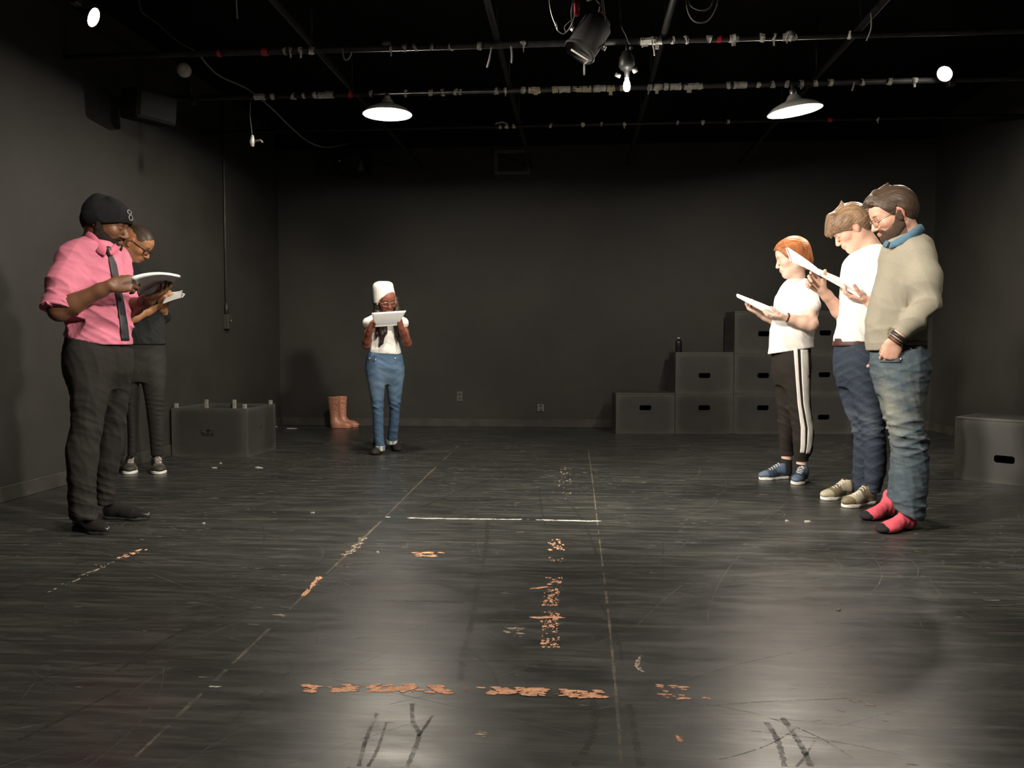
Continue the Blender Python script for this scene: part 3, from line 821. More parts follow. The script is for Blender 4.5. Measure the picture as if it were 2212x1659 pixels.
# open box by the left wall
A = floor_at(358, 985); B = floor_at(519, 991); C = floor_at(563, 963)
rz = math.radians(-3.5); W = 0.70; A = Vector((-3.575, 7.03, 0))
zt = 0.43
oc = crate_at(W, 0.60, zt, (A.x, A.y, 0), rz, 'open topped black box with pale corner studs by the left wall', (-0.02, -0.005, 0.062, 0.03), open_top=True)
oc_w = W
MT['stud'] = simple('pale_corner_stud', (0.20, 0.19, 0.17), 0.6, var=0.3)
for (x, y) in ((-W / 2 + 0.03, 0.035), (W / 2 - 0.03, 0.035), (-W / 2 + 0.03, 0.565), (W / 2 - 0.03, 0.565), (-0.04, 0.565)):
    mb = MB(); mb.box((x - 0.016, y - 0.014, zt - 0.12), (x + 0.016, y + 0.014, zt + 0.035), 0.004); mb.build('corner_stud', MT['stud'], oc)
mb = MB(); mb.box((-0.035, 0.019, 0.15), (-0.005, 0.03, 0.30), 0.002); mb.build('divider', MT['crate_in'], oc)

# ------------------------------------------------------------------ pair of tan rubber boots
def boot(loc, rz, label):
    v = Vol((-0.10, -0.07, -0.01), (0.24, 0.07, 0.40), 0.006)
    v.col([(0.0, 0.02, 0, 0.055, 0.040), (0.06, 0.0, 0, 0.052, 0.042), (0.14, -0.008, 0, 0.054, 0.050), (0.34, -0.015, 0, 0.072, 0.060), (0.365, -0.015, 0, 0.074, 0.062)], k=0.0)
    v.cone((0.01, 0, 0.05), (0.13, 0, 0.035), 0.048, 0.040, k=0.05)
    v.ell((0.145, 0, 0.028), (0.062, 0.044, 0.032), k=0.03)
    v.cut_below(0.0)
    # hollow shaft
    v.col([(0.16, -0.010, 0, 0.048, 0.044), (0.34, -0.015, 0, 0.064, 0.053), (0.42, -0.015, 0, 0.068, 0.056)], k=0.004, op='s')
    e = empty('rubber_boot', loc, label, 'boot', 'pair of tan rubber boots', rz)
    v.build('boot_upper', MT['boot'], e)
    s = Vol((-0.10, -0.07, -0.01), (0.24, 0.07, 0.05), 0.005)
    s.cone((0.0, 0, 0.012), (0.15, 0, 0.012), 0.050, 0.050, k=0)
    s.cut_below(0.0); s.cut_above(0.018)
    s.build('sole', MT['boot'], e)
    return e
p = floor_at(724, 924); boot((p.x + 0.0, p.y, 0.001), -0.05, 'tan rubber boot nearer the camera, left of the pair')
boot((p.x + 0.055, p.y + 0.125, 0.001), -0.12, 'tan rubber boot behind its mate, at the back wall')

# ------------------------------------------------------------------ overhead grid
PZ = 3.0
MT['pipe'] = simple('black_grid_pipe', (0.040, 0.040, 0.040), 0.6, var=0.5, scale=14)
rp = random.Random(11)
def pipe(uL, vL, uR, vR, label, specs, mat=None, r=0.021):
    a = floor_at(uL, vL, PZ); b = floor_at(uR, vR, PZ)
    y = (a.y + b.y) / 2
    e = empty('lighting_pipe', (0, y, PZ), label, 'pipe', 'lighting pipes across the ceiling')
    x0, x1 = XL + 0.02, XR - 0.02
    mb = MB(); mb.tube([(x0, 0, 0), (x1, 0, 0)], r, 12); mb.build('pipe', mat or MT['pipe'], e)
    for (u, w, m) in specs:
        x = at_y(u, 100, y).x; hw = w * y / F_PX / 2
        mb = MB(); n = 10
        rad = r + 0.0025 + rp.random() * 0.004
        pts = [(x - hw + 2 * hw * k / 3, rp.uniform(-.002, .002), rp.uniform(-.004, .002)) for k in range(4)]
        mb.tube(pts, [rad * rp.uniform(0.9, 1.15) for _ in pts], 8, smooth=False)
        if rp.random() < 0.3:
            mb.box((x - hw * 0.5, -0.004, -r - rp.uniform(0.01, 0.035)), (x + hw * 0.4, 0.001, -r + 0.01))
        mb.build('tape_band', MT[m], e)
    return e, y
def sc(us, w=6, m='white_tape'): return [(u, w * rp.uniform(0.7, 1.4), m) for u in us]
P1, Y1 = pipe(430, 110, 1990, 78, 'lighting pipe nearest the camera with a few tape bands',
    [(573, 13, 'red_tape'), (472, 8, 'red_tape'), (1554, 11, 'red_tape')] + sc([616, 628, 650, 671, 677, 845, 875, 897, 933, 972, 1035, 1038, 1131, 1388, 1412, 1453, 1484, 1532, 1645, 1672, 1700, 1835]) + sc([1395, 1420, 1585, 1700, 1712], 22))
P2, Y2 = pipe(545, 205, 2010, 178, 'middle lighting pipe covered in pale paint and tape, holding both pendants',
    [(757, 9, 'red_tape')] + sc([587, 632, 655, 680, 690, 800, 876, 930, 955, 985, 995, 1073, 1092, 1130, 1405, 1440, 1575, 1640, 1670, 1702, 1732, 1762, 1796, 1865, 1924, 1978], 7)
    + sc([1150, 1158, 1200, 1247, 1268, 1320], 14, 'cream_tape') + sc([560, 700, 710, 1220, 1290, 1300, 1350, 1420, 1430, 1460, 1490, 1510, 1600], 20, 'white_tape'))
MT['pipe_dark'] = simple('dark_grid_pipe', (0.010, 0.010, 0.010), 0.5, var=0.4, scale=10)
P3, Y3 = pipe(560, 278, 2100, 258, 'lighting pipe nearest the back wall, dark with a few specks', sc([1080, 1095, 1110, 1190, 1260, 1300, 1350, 1465, 1520, 1575, 1900], 5) + [(1795, 10, 'red_tape')], MT['pipe_dark'], 0.015)
P0e = empty('lighting_pipe', (0, Y1 - 1.0, PZ), 'lighting pipe above the top of the picture holding the black stage light', 'pipe', 'lighting pipes across the ceiling')
mb = MB(); mb.tube([(XL + 0.02, 0, 0), (XR - 0.02, 0, 0)], 0.021, 12); mb.build('pipe', MT['pipe'], P0e)
# four runs lengthwise on top of them
for x, lb in ((-1.82, 'lengthwise ceiling pipe over the left side'), (-0.55, 'lengthwise ceiling pipe left of the stage light'), (0.56, 'lengthwise ceiling pipe right of the stage light'), (1.82, 'lengthwise ceiling pipe over the right pendant')):
    mb = MB(); mb.tube([(0, YF + 0.05, 0), (0, YB - 0.12, 0)], 0.022, 10)
    o = mb.build('support_pipe', MT['pipe_dark'], None, (x, 0, PZ + 0.045)); setp(o, lb, 'pipe', 'lengthwise support pipes')
    for y in (Y1, Y2, Y3):
        m2 = MB(); m2.tube([(0, y, 0.02), (0, y, ZC - PZ - 0.045)], 0.006, 6); m2.build('hanger_rod', MT['pipe_dark'], o)

MT['dark_cord'] = simple('dark_cable', (0.05, 0.05, 0.05), 0.6)
# ------------------------------------------------------------------ lamps
def light(kind, name, parent, loc, power, color=WARM, radius=0.04, **kw):
    ld = bpy.data.lights.new(name, kind); ld.energy = power; ld.color = color
    if kind in ('POINT', 'SPOT'): ld.shadow_soft_size = radius
    for k, v in kw.items(): setattr(ld, k, v)
    o = bpy.data.objects.new(name, ld); COL.objects.link(o); o.parent = parent; o.location = loc
    return o
MT['shade_out'] = simple('pale_metal_shade', (0.50, 0.49, 0.46), 0.4, 0.0)
def pendant(x, y, zrim, R, label, tilt=(0, 0), power=None, stem_to=PZ):
    e = empty('pendant_lamp', (x, y, zrim), label, 'lamp', 'round metal pendant lamps')
    e.rotation_euler = (tilt[0], tilt[1], 0)
    H = 0.10
    mb = MB()
    prof = [(R, 0.0), (R * 0.97, 0.010), (R * 0.80, 0.038), (R * 0.55, 0.062), (R * 0.36, 0.074), (R * 0.26, 0.090), (R * 0.20, 0.115), (0.030, 0.125)]
    mb.lathe(prof, 48)
    mb.lathe([(R - 0.001, -0.002), (R + 0.003, -0.003), (R + 0.003, 0.003), (R, 0.004)], 48)
    mb.build('lamp_shade', MT['shade_out'], e)
    mb = MB(); mb.lathe([(r - 0.003, z - 0.002) for r, z in prof][::-1], 48); mb.build('shade_lining', MT['white_enamel'], e)
    mb = MB(); mb.lathe([(0.0, 0.09), (0.028, 0.09), (0.028, 0.15), (0.022, 0.165), (0.012, 0.175), (0.012, stem_to - zrim - 0.024), (0.0, stem_to - zrim - 0.024)], 16); mb.build('socket', MT['steel'], e)
    mb = MB(); prof = [(0.0, 0.000), (0.018, 0.003), (0.030, 0.016), (0.033, 0.032), (0.029, 0.052), (0.018, 0.075), (0.015, 0.092), (0.0, 0.092)]
    mb.lathe(prof, 20); b = mb.build('bulb', MT['bulb'], e)
    b.visible_shadow = True
    light('POINT', 'lamp_light', e, (0, 0, 0.034), power if power is not None else P_PENDANT, radius=0.045)
    return e
p = at_y(837, 247, Y2); R = 105 / 2 * Y2 / F_PX * 1.01
pendant(p.x, Y2, p.z, R, 'lit white pendant lamp hanging left of centre, level rim')
p = at_y(1717, 240, Y2 - 0.05)
pendant(p.x, Y2 - 0.05, p.z - 0.0, 0.205, 'lit white pendant lamp hanging on the right, rim tilted', (0.03, -0.13))
# two of the same over the near half of the room, above the picture

pendant(-1.5, 3.0, 2.83, R, 'lit pendant lamp above the top left of the picture', power=P_NEAR)
pendant(1.8, 3.0, 2.83, R, 'lit pendant lamp above the top right of the picture', power=P_NEAR)
def clip_lamp(loc, aim, label, power, lit=True, r=0.055, hang=None, spot=130, soft=0.05):
    """small reflector lamp: reflector, bulb face, swivel, clamp on a drop from the pipe"""
    loc = Vector(loc); d = (Vector(aim) - loc).normalized()
    e = empty('reflector_lamp', loc, label, 'lamp')
    fm = frame_to(d)
    mb = MB(); pr = [(0.014, -0.13), (0.020, -0.12), (0.022, -0.075), (0.032, -0.055), (r * 0.86, -0.012), (r, 0.0)]
    mb.lathe(pr, 24, fm); mb.lathe([(a - 0.002, z) for a, z in pr][::-1], 24, fm)
    mb.build('reflector', MT['black_metal'] if lit else MT['grey_metal'], e)
    mb = MB(); mb.lathe([(r * 0.95, -0.006), (r * 0.85, 0.006), (r * 0.5, 0.014), (0.0, 0.017)], 24, fm)
    mb.build('lamp_face', MT['bulb'] if lit else MT['glass_dull'], e)
    back = fm @ Vector((0, 0, -0.12))
    top = Vector(hang) - loc if hang else back + Vector((0, 0, 0.2))
    mb = MB(); mb.tube([back, (back + top) / 2 + Vector((0.01, 0, 0.02)), top], 0.009, 8); mb.build('mounting_arm', MT['black_metal'], e)
    mb = MB(); mb.box((top.x - 0.025, top.y - 0.03, top.z - 0.03), (top.x + 0.025, top.y + 0.03, top.z + 0.03), 0.005); mb.build('clamp', MT['black_metal'], e)
    if power > 0:
        o = light('SPOT', 'lamp_light', e, d * 0.05, power, radius=soft, spot_size=math.radians(spot), spot_blend=0.6)
        o.rotation_mode = 'QUATERNION'; o.rotation_quaternion = (-d).to_track_quat('Z', 'Y')
    return e
YP0 = Y1 - 1.0
pl = at_y(203, 38, YP0 + 0.12)
clip_lamp(pl, (1.9, 5.6, 0.75), 'lit reflector lamp at the top left turned towards the right', P_CLIP_L, r=0.058, hang=(pl.x - 0.04, YP0, PZ - 0.025), spot=60)
pl = at_y(398, 152, Y2 - 0.15)
clip_lamp(pl, (0.2, 0.5, 1.6), 'unlit round lamp facing the camera on the left', 0, lit=False, r=0.058, hang=(pl.x, Y2, PZ - 0.02))
pr_ = at_y(2040, 160, Y2 - 0.12)
clip_lamp(pr_, (-0.6, 4.4, 0.5), 'lit reflector lamp at the right end of the middle pipe', P_CLIP_R, r=0.060, hang=(pr_.x + 0.1, Y2, PZ - 0.02), spot=66)
clip_lamp((-1.7, 2.0, 2.95), (2.3, 5.3, 0.6), 'lit lamp above the picture on the left, aimed at the right hand readers', P_FRONT, r=0.075, spot=54, soft=0.16)
clip_lamp((1.7, 2.0, 2.95), (-1.7, 5.5, 0.6), 'lit lamp above the picture on the right, aimed at the left hand readers', P_FRONT, r=0.075, spot=54, soft=0.16)
# bare lit bulb below its fitting
yb = Y1; p = at_y(1354, 183, yb); t0 = at_y(1357, 130, yb)
e = empty('bare_bulb_fixture', p, 'small bare lit bulb under a dark fitting in front of the middle pipe', 'lamp')
mb = MB(); mb.lathe([(0.0, -0.045), (0.013, -0.042), (0.022, -0.028), (0.024, -0.008), (0.020, 0.014), (0.014, 0.028), (0.012, 0.046), (0.0, 0.046)], 18); mb.build('bulb', MT['bulb'], e)
hz = t0.z - p.z
mb = MB(); mb.lathe([(0.0, 0.045), (0.016, 0.045), (0.018, 0.085), (0.040, 0.10), (0.055, hz * 0.75), (0.050, hz * 1.1), (0.030, hz * 1.35), (0.0, hz * 1.38)], 14); mb.build('fixture_body', MT['black_metal'], e)
mb = MB(); mb.tube([(0.0, 0, hz * 1.3), (0.0, 0.0, PZ - p.z - 0.024)], 0.012, 8); mb.build('stem', MT['black_metal'], e)
for sx_, zz, r in ((0.065, hz * 0.55, 0.02), (-0.075, hz * 0.35, 0.014), (0.03, hz * 1.45, 0.012)):
    mb = MB(); mb.tube([(sx_ * 0.6, 0, zz), (sx_, -0.01, zz + 0.01)], r, 8); mb.build('knob', MT['grey_cord'], e)
light('POINT', 'lamp_light', e, (0, -0.04, -0.06), 4.0, radius=0.02)

# black stage lantern
yl = YP0 + 0.25
c0 = at_y(1292, 48, yl); c1 = at_y(1250, 118, yl)
d = (c1 - c0).normalized(); d = Vector((d.x, -0.18, d.z)).normalized(); L = (c1 - c0).length
ctr = (c0 + c1) / 2
e = empty('stage_light', ctr, 'black cylindrical stage light hanging top centre with red tape', 'stage light')
fm = frame_to(d)
R = 33 * yl / F_PX
MT['lantern'] = simple('dull_black_lantern', (0.014, 0.0135, 0.013), 0.7, var=0.2)
mb = MB(); mb.lathe([(0.0, -L * 0.72), (R * 0.5, -L * 0.70), (R * 0.75, -L * 0.62), (R * 0.80, -L * 0.52), (R, -L * 0.46), (R, L * 0.45), (R * 0.96, L * 0.47), (R * 0.96, L * 0.42), (0.0, L * 0.40)], 32, fm)
mb.build('housing', MT['lantern'], e)
side = d.cross(Vector((0, 1, 0))).normalized()
mb = MB(); mb.lathe([(R * 1.04, L * 0.40), (R * 1.10, L * 0.44), (R * 1.04, L * 0.50)], 32, fm); mb.build('front_ring', MT['lantern'], e)
mb = MB(); a = fm @ Vector((0, 0, L * 0.52))
mb.tube([a - side * R * 0.55, a + side * R * 0.75, a + side * R * 0.72 + d * 0.03], 0.006, 6)
mb.build('colour_frame_clip', MT['rope'], e)
topz = Vector((0.02, YP0 - ctr.y, PZ - ctr.z))
mb = MB()
mb.tube(spline([side * (R + 0.01), side * (R + 0.02) + Vector((0, 0, 0.12)), topz * 0.8 + side * 0.06, topz * 0.9, topz * 0.8 - side * 0.06, -side * (R + 0.02) + Vector((0, 0, 0.12)), -side * (R + 0.01)], 5), 0.008, 6)
mb.build('yoke', MT['black_metal'], e)
mb = MB(); mb.box(tuple(topz + Vector((-0.03, -0.03, -0.06))), tuple(topz + Vector((0.03, 0.03, 0.03))), 0.006); mb.build('hook_clamp', MT['black_metal'], e)
for s in (-1, 1):
    q = side * s * (R + 0.008)
    mb = MB(); mb.lathe([(0.0, 0.02), (0.014, 0.018), (0.016, 0.0)], 12, frame_to(side * s, q)); mb.build('knob', MT['steel'], e)
# red tape band with the cable hanging off
p = at_y(1246, 20, yl - 0.03) - ctr
mb = MB(); mb.tube([p + Vector((0, 0, -0.035)), p + Vector((0, 0, 0.06))], 0.017, 10); mb.build('tape_band', MT['red_tape'], e)
p = at_y(1295, 28, yl) - ctr
mb = MB(); mb.tube([p + Vector((-0.012, 0, -0.01)), p + Vector((0.012, 0, 0.008))], 0.008, 8); mb.build('tape_band', MT['red_tape'], e)
mb = MB(); mb.tube([at_y(u, v, yl) - ctr for u, v in ((1268, 2), (1285, -4), (1297, 10), (1294, 26))], 0.005, 6); mb.build('wire_loop', MT['grey_cord'], e)
mb = MB(); mb.tube([at_y(1262, 138, yl) - ctr, at_y(1262, 162, yl) - ctr], 0.006, 6); mb.build('hanging_tail', MT['grey_cord'], e)
mb = MB(); mb.tube([at_y(1262, 120, yl) - ctr, at_y(1262, 140, yl) - ctr], 0.002, 6); mb.build('hanging_thread', MT['grey_cord'], e)

def cable(name, pts, r, mat, label, cat='cable', n=6):
    mb = MB(); P = spline(pts, n); P0 = P[0].copy()
    mb.tube([q - P0 for q in P], r, 6)
    o = mb.build(name, mat, None, P0); return setp(o, label, cat)
cs = cable('safety_cable', [at_y(u, v, yl - 0.05) for u, v in ((1183, -60), (1187, 5), (1193, 35), (1202, 58), (1205, 66), (1215, 73), (1222, 70), (1230, 60), (1240, 38), (1243, 20))], 0.0035, MT['steel'], 'looped steel safety cable hanging left of the stage light')
mb = MB(); q0 = at_y(1201, 54, yl - 0.05) - cs.location; mb.tube([q0 + Vector((-0.002, 0, 0.014)), q0 + Vector((0.003, 0, -0.014))], 0.007, 8); mb.build('ferrule', MT['steel'], cs)
mb = MB(); mb.tube(spline([at_y(u, v, yl - 0.05) - cs.location for u, v in ((1222, 70), (1219, 58), (1226, 50), (1240, 40))], 5), 0.003, 6); mb.build('cable_loop', MT['steel'], cs)
cable('hanging_cable', [at_y(u, v, Y1 - 0.08) for u, v in ((1334, -20), (1340, 20), (1343, 55), (1352, 75), (1360, 95))], 0.007, MT['dark_cord'], 'dark cable dropping right of the stage light')
cable('cable_coil', [at_y(u, v, Y1 - 0.5) for u, v in ((1484, -30), (1484, 15), (1494, 40), (1510, 49), (1530, 44), (1546, 20), (1551, -5), (1545, -30), (1520, -36), (1495, -20), (1489, 5), (1500, 18), (1522, 22), (1538, 10), (1542, -30))], 0.0048, MT['grey_cord'], 'coil of grey cable hanging at the top right of centre')
cable('rope_end', [at_y(512, -60, Y1 - 0.6), at_y(511, 0, Y1 - 0.6), at_y(513, 40, Y1 - 0.6)], 0.0038, MT['rope'], 'straight pale cord hanging at the top left')
ycab = [Y1, Y1 + 0.2, Y1 + 0.5, Y2 - 0.03, Y2 + 0.2, Y2 + 0.5, Y3, Y3 + 0.3, YB - 0.4]
cable('sagging_cable', [at_y(u, v, y) for (u, v), y in zip(((427, 112), (448, 140), (478, 166), (536, 193), (590, 237), (625, 272), (665, 305), (705, 318), (757, 309)), ycab)], 0.0062, MT['grey_cord'], 'long grey cable sagging from the near pipe to the back wall on the left')
cable('ceiling_cable', [at_y(u, v, Y1 - 0.3 + i * 0.1) for i, (u, v) in enumerate(((296, -30), (305, 22), (325, 40), (343, 53), (385, 90), (427, 112)))], 0.005, MT['dark_cord'], 'faint cable near the ceiling above the unlit round lamp')
pp = at_y(545, 305, Y2)
e = empty('hanging_socket', pp, 'small white lamp socket dangling on a cord at the left', 'lamp socket')
mb = MB(); mb.lathe([(0.0, -0.045), (0.012, -0.04), (0.020, -0.018), (0.022, 0.0), (0.016, 0.02), (0.012, 0.046), (0.0, 0.05)], 14); mb.build('socket_body', MT['white_tape'], e)
mb = MB(); mb.tube([at_y(541, 212, Y2) - pp, at_y(540, 250, Y2) - pp, (0, 0, 0.04)], 0.003, 6); mb.build('cord', MT['grey_cord'], e)
mb = MB(); mb.tube([(0.012, 0, 0.0), (0.07, 0, 0.006), (0.085, 0, -0.012)], 0.010, 6); mb.build('side_arm', MT['grey_cord'], e)
for (u0, v0, u1, v1), lb in (((1062, 102, 1052, 146), 'left of two short pale ties dangling from the near pipe'), ((1104, 100, 1105, 136), 'right of two short pale ties dangling from the near pipe'),
                             ((1411, 98, 1414, 120), 'short grey tie hanging off the near pipe right of the stage light'), ((1402, 186, 1400, 204), 'pale tab hanging off the middle pipe beside the lit bulb'),
                             ((1845, 178, 1840, 196), 'pale tab hanging off the middle pipe right of the tilted pendant')):
    yy = Y1 if v0 < 150 else Y2
    cable('pipe_tie', [at_y(u0, v0, yy - 0.022), at_y((u0 + u1) / 2 + 1, (v0 + v1) / 2, yy - 0.03), at_y(u1, v1, yy - 0.03)], 0.0065, MT['rope'], lb, 'tie')
cable('pipe_tie', [at_y(u, v, Y1 - 0.03) for u, v in ((740, 104), (744, 128), (754, 126), (760, 112))], 0.005, MT['grey_cord'], 'small wire loop under the near pipe left of centre', 'tie')
cable('pipe_tie', [at_y(u, v, Y1 - 0.3) for u, v in ((1882, 28), (1882, 60), (1872, 88))], 0.005, MT['grey_cord'], 'grey cord end hanging above the tilted pendant', 'tie')
cable('pipe_tie', [at_y(u, v, Y3) for u, v in ((1070, 268), (1085, 264), (1098, 270), (1110, 276), (1118, 270))], 0.008, MT['rope'], 'tangle of pale wire on the far pipe above the air grille', 'tie')
for (u, v, yy, lb) in ((836, 94, Y1, 'round clamp on the near pipe above the left pendant'), (1708, 72, Y1, 'round clamp on the near pipe above the right pendant')):
    q = at_y(u, v, yy); e = empty('pipe_clamp', q, lb, 'clamp')
    mb = MB(); mb.lathe([(0.0, 0.012), (0.03, 0.008), (0.036, -0.01), (0.0, -0.03)], 14); mb.build('clamp_cap', MT['grey_cord'], e)
    mb = MB(); mb.tube([(0, 0, -0.02), (0, 0, PZ - q.z)], 0.008, 6); mb.build('clamp_bolt', MT['grey_cord'], e)
# ------------------------------------------------------------------ people: tools
class Fig:
    """a standing figure measured in its own frame: x to the viewer's right, y away, z up"""
    def __init__(s, u0, v0, label):
        s.O = floor_at(u0, v0); a = Vector((s.O.x, s.O.y, 0)).normalized()
        s.a = a; s.r = Vector((a.y, -a.x, 0)); s.rz = math.atan2(s.r.y, s.r.x)
        s.e = empty('person', s.O, label, 'person', rz=s.rz)
        s.body = []
    def px(s, u, v, y=0.0):
        d = ray(u, v); C = Vector((0, 0, CAM_H)); t = (y + (s.O - C).dot(s.a)) / d.dot(s.a); P = C + d * t - s.O
        return np.array((P.dot(s.r), y, P.z + s.O.z))
    def fl(s, u, v):
        P = floor_at(u, v) - s.O; return np.array((P.dot(s.r), P.dot(s.a), 0.0))
    def rows(s, lst, dx=0.0, ank=None):
        out = []
        if ank is not None:
            v0, v1, yl = lst[0][0], lst[-1][0], lst[-1][3]
            lst = [(v, a, b, y + (ank - yl) * ((v - v0) / (v1 - v0)) ** 1.6, r) for v, a, b, y, r in lst]
        for v, uL, uR, y, ry in lst:
            a, b = s.px(uL, v, y), s.px(uR, v, y)
            out.append((float(a[2]), float((a[0] + b[0]) / 2), y, max(0.012, float((b[0] - a[0]) / 2) - dx), max(0.012, ry - dx)))
        if ank is not None: z_, x_, y_, a_, b_ = out[0]; out.insert(0, (z_ + .12, x_, y_, a_ * .78, b_ * .8))
        return out
    def hvol(s, H, extra, h, pad=.012):
        return s.vol([H.P(a, b, c) for a in (-.125, .125) for b in (-.098, .098) for c in (-.14, .13)] + list(extra), pad, h)
    def vol(s, pts, pad, h):
        P = np.array(pts); return Vol(P.min(0) - pad, P.max(0) + pad, h)
    def rowvol(s, rws, h, pad=0.04):
        K = np.array([r for L in rws for r in L])
        lo = (float((K[:, 1] - K[:, 3]).min()) - pad, float((K[:, 2] - K[:, 4]).min()) - pad, float(K[:, 0].min()) - pad)
        hi = (float((K[:, 1] + K[:, 3]).max()) + pad, float((K[:, 2] + K[:, 4]).max()) + pad, float(K[:, 0].max()) + pad)
        return Vol(lo, hi, h)

def V3(*a): return np.array(a, dtype=float)
def nrm(v): v = np.array(v, float); return v / np.linalg.norm(v)
class Head:
    def __init__(s, c, yaw, pitch, sc=1.0, roll=0.0):
        y, p, r = math.radians(yaw), math.radians(pitch), math.radians(roll)
        F0 = V3(math.cos(y), math.sin(y), 0); L = V3(-math.sin(y), math.cos(y), 0); Z = V3(0, 0, 1)
        F = math.cos(p) * F0 - math.sin(p) * Z; U = math.cos(p) * Z + math.sin(p) * F0
        L2 = math.cos(r) * L + math.sin(r) * U; U2 = math.cos(r) * U - math.sin(r) * L
        s.c = np.array(c, float); s.R = np.stack([F, L2, U2], 1); s.s = sc
    def P(s, f, l, u): return s.c + s.R @ (V3(f, l, u) * s.s)
    def inv(s, X, Y, Z):
        x, y, z = X - s.c[0], Y - s.c[1], Z - s.c[2]
        return [(x * s.R[0, i] + y * s.R[1, i] + z * s.R[2, i]) / s.s for i in range(3)]
def sculpt_head(v, H, neck, neck_r=0.055, nose_w=1.0, lips=1.0, jaw=1.0, brow=1.0, eyes_open=False):
    s = H.s; R = H.R
    def E(c, r, k, op='u'): v.ell(H.P(*c), [a * s for a in r], k * s, R, op)
    def C(a, b, ra, rb, k, op='u'): v.cone(H.P(*a), H.P(*b), ra * s, rb * s, k * s, op)
    E((-.014, 0, .036), (.098, .077, .084), .0)
    E((-.030, 0, .010), (.076, .070, .070), .03)
    E((.030, 0, -.018), (.055, .060, .080), .03)
    E((.040, 0, .045), (.048, .058, .045), .03)
    for q in (-1, 1): C((-.008, q * .048 * jaw, -.060), (.058, q * .014, -.100), .022, .019, .03)
    E((.038, 0, -.074), (.048, .040 * jaw, .036), .03)
    E((.068, 0, -.100), (.017, .021, .015), .02)
    C((.074, -.036, .020), (.074, .036, .020), .012 * brow, .012 * brow, .018)
    for q in (-1, 1): E((.056, q * .042, -.022), (.022, .020, .020), .022)
    for q in (-1, 1): E((.094, q * .031, .000), (.014, .018, .011), .010, 's')
    for q in (-1, 1):
        E((.0735, q * .031, -.001), (.0145, .0165, .0125), .002)
        C((.081, q * .018, .006), (.078, q * .045, .005), .0045, .004, .004)
    C((.084, 0, .010), (.106, 0, -.030), .008, .0105 * nose_w, .010)
    E((.103, 0, -.034), (.012, .0115 * nose_w, .0095), .005)
    for q in (-1, 1): E((.093, q * .0125 * nose_w, -.036), (.011, .0075 * nose_w, .0075), .005)
    E((.078, 0, -.060), (.018, .026, .018), .012)
    E((.0915, 0, -.0585), (.008, .022, .0058 * lips), .004)
    E((.0900, 0, -.0690), (.0085, .019, .0066 * lips), .004)
    C((.101, -.020, -.0635), (.101, .020, -.0635), .0018, .0018, .003, 's')
    for q in (-1, 1):
        E((-.010, q * .079, -.004), (.020, .009, .033), .008)
        E((-.004, q * .0885, .000), (.010, .006, .020), .004, 's')
        E((-.006, q * .080, -.030), (.009, .006, .010), .004)
    v.cone(H.P(-.022, 0, -.045), neck, neck_r * s * 0.96, neck_r * 1.05, .035)
    v.cone(H.P(.015, 0, -.085), (np.array(neck) + H.P(-.02, 0, -.06)) / 2, neck_r * .75 * s, neck_r * .8, .03)
def beard_mesh(fig, H, neck, neck_r, nose_w, lips, jaw, thick, col, h=.0032, rough=.0018):
    v = fig.hvol(H, [], h); sculpt_head(v, H, neck, neck_r, nose_w, lips, jaw)
    X, Y, Z = v._grid((slice(None),) * 3); f, l, u = H.inv(X, Y, Z); al = np.abs(l)
    hi = np.interp(f, [-.03, -.012, .008, .024, .045, .070, .082], [.004, .010, .002, -.030, -.054, -.056, -.044])
    lo = np.interp(f, [-.03, .0, .07], [-.060, -.085, -.130])
    reg = np.maximum.reduce([u - hi, lo - u, -.016 - f + 0 * u, (.0125 - np.sqrt((u + .0640) ** 2 + (l * .52) ** 2)) * (f > .06) - 1.0 * (f <= .06)]) * H.s
    tk = thick * np.clip(-reg / .012, .15, 1)
    v.D = np.maximum(v.D - tk, reg).astype(np.float32)
    v.disp(lambda X, Y, Z: rough * np.sin(X * 460) * np.sin(Y * 450) * np.sin(Z * 430))
    return v.build('beard', MT['beard'], fig.e, col)
def skin_color(H, base, lip, brow=(0.03, 0.02, 0.015), beard=None, blush=1.0, lash=(0.03, 0.02, 0.015)):
    base = np.array(base); lip = np.array(lip)
    def f(X, Y, Z):
        f_, l, u = H.inv(X, Y, Z); al = np.abs(l)
        C = np.tile(base, (len(X), 1))
        def put(m, c):
            m = np.clip(m, 0, 1)[:, None]; C[:] = C * (1 - m) + np.array(c) * m
        g = np.exp(-((al - .045) / .02) ** 2 - ((u + .03) / .02) ** 2) * (f_ > .03) + np.exp(-(al / .012) ** 2 - ((u + .034) / .012) ** 2) * (f_ > .08)
        put(g * 0.35 * blush, base * np.array((1.12, .72, .68)))
        ear = (al > .074) * (f_ < .03) * (np.abs(u) < .045) * (f_ > -.05)
        put(ear * 0.5 * blush, base * np.array((1.1, .62, .58)))
        if beard is not None:
            bc, lo = beard
            edge = -.030 - .035 * np.clip((f_ - .02) / .06, 0, 1)
            m = (u < edge) * (u > -.135) * (f_ > -.015) * (al < .085)
            m2 = (u < -.040) * (u > -.056) * (al < .030) * (f_ > .07)
            put(np.maximum(m, m2) * lo, bc)
        put(np.exp(-((u + .0638) / .0085) ** 4 - (al / .024) ** 4) * (f_ > .078) * 0.9, lip)
        b = np.exp(-((u - .0245 + .10 * (al - .032) ** 2 * 10) / .0048) ** 4 - ((al - .032) / .018) ** 4) * (f_ > .05)
        put(b * 0.9, brow)
        e = np.exp(-((u + .0045) / .0024) ** 4 - ((al - .031) / .0145) ** 4) * (f_ > .06)
        put(e * 0.9, lash)
        return C
    return f
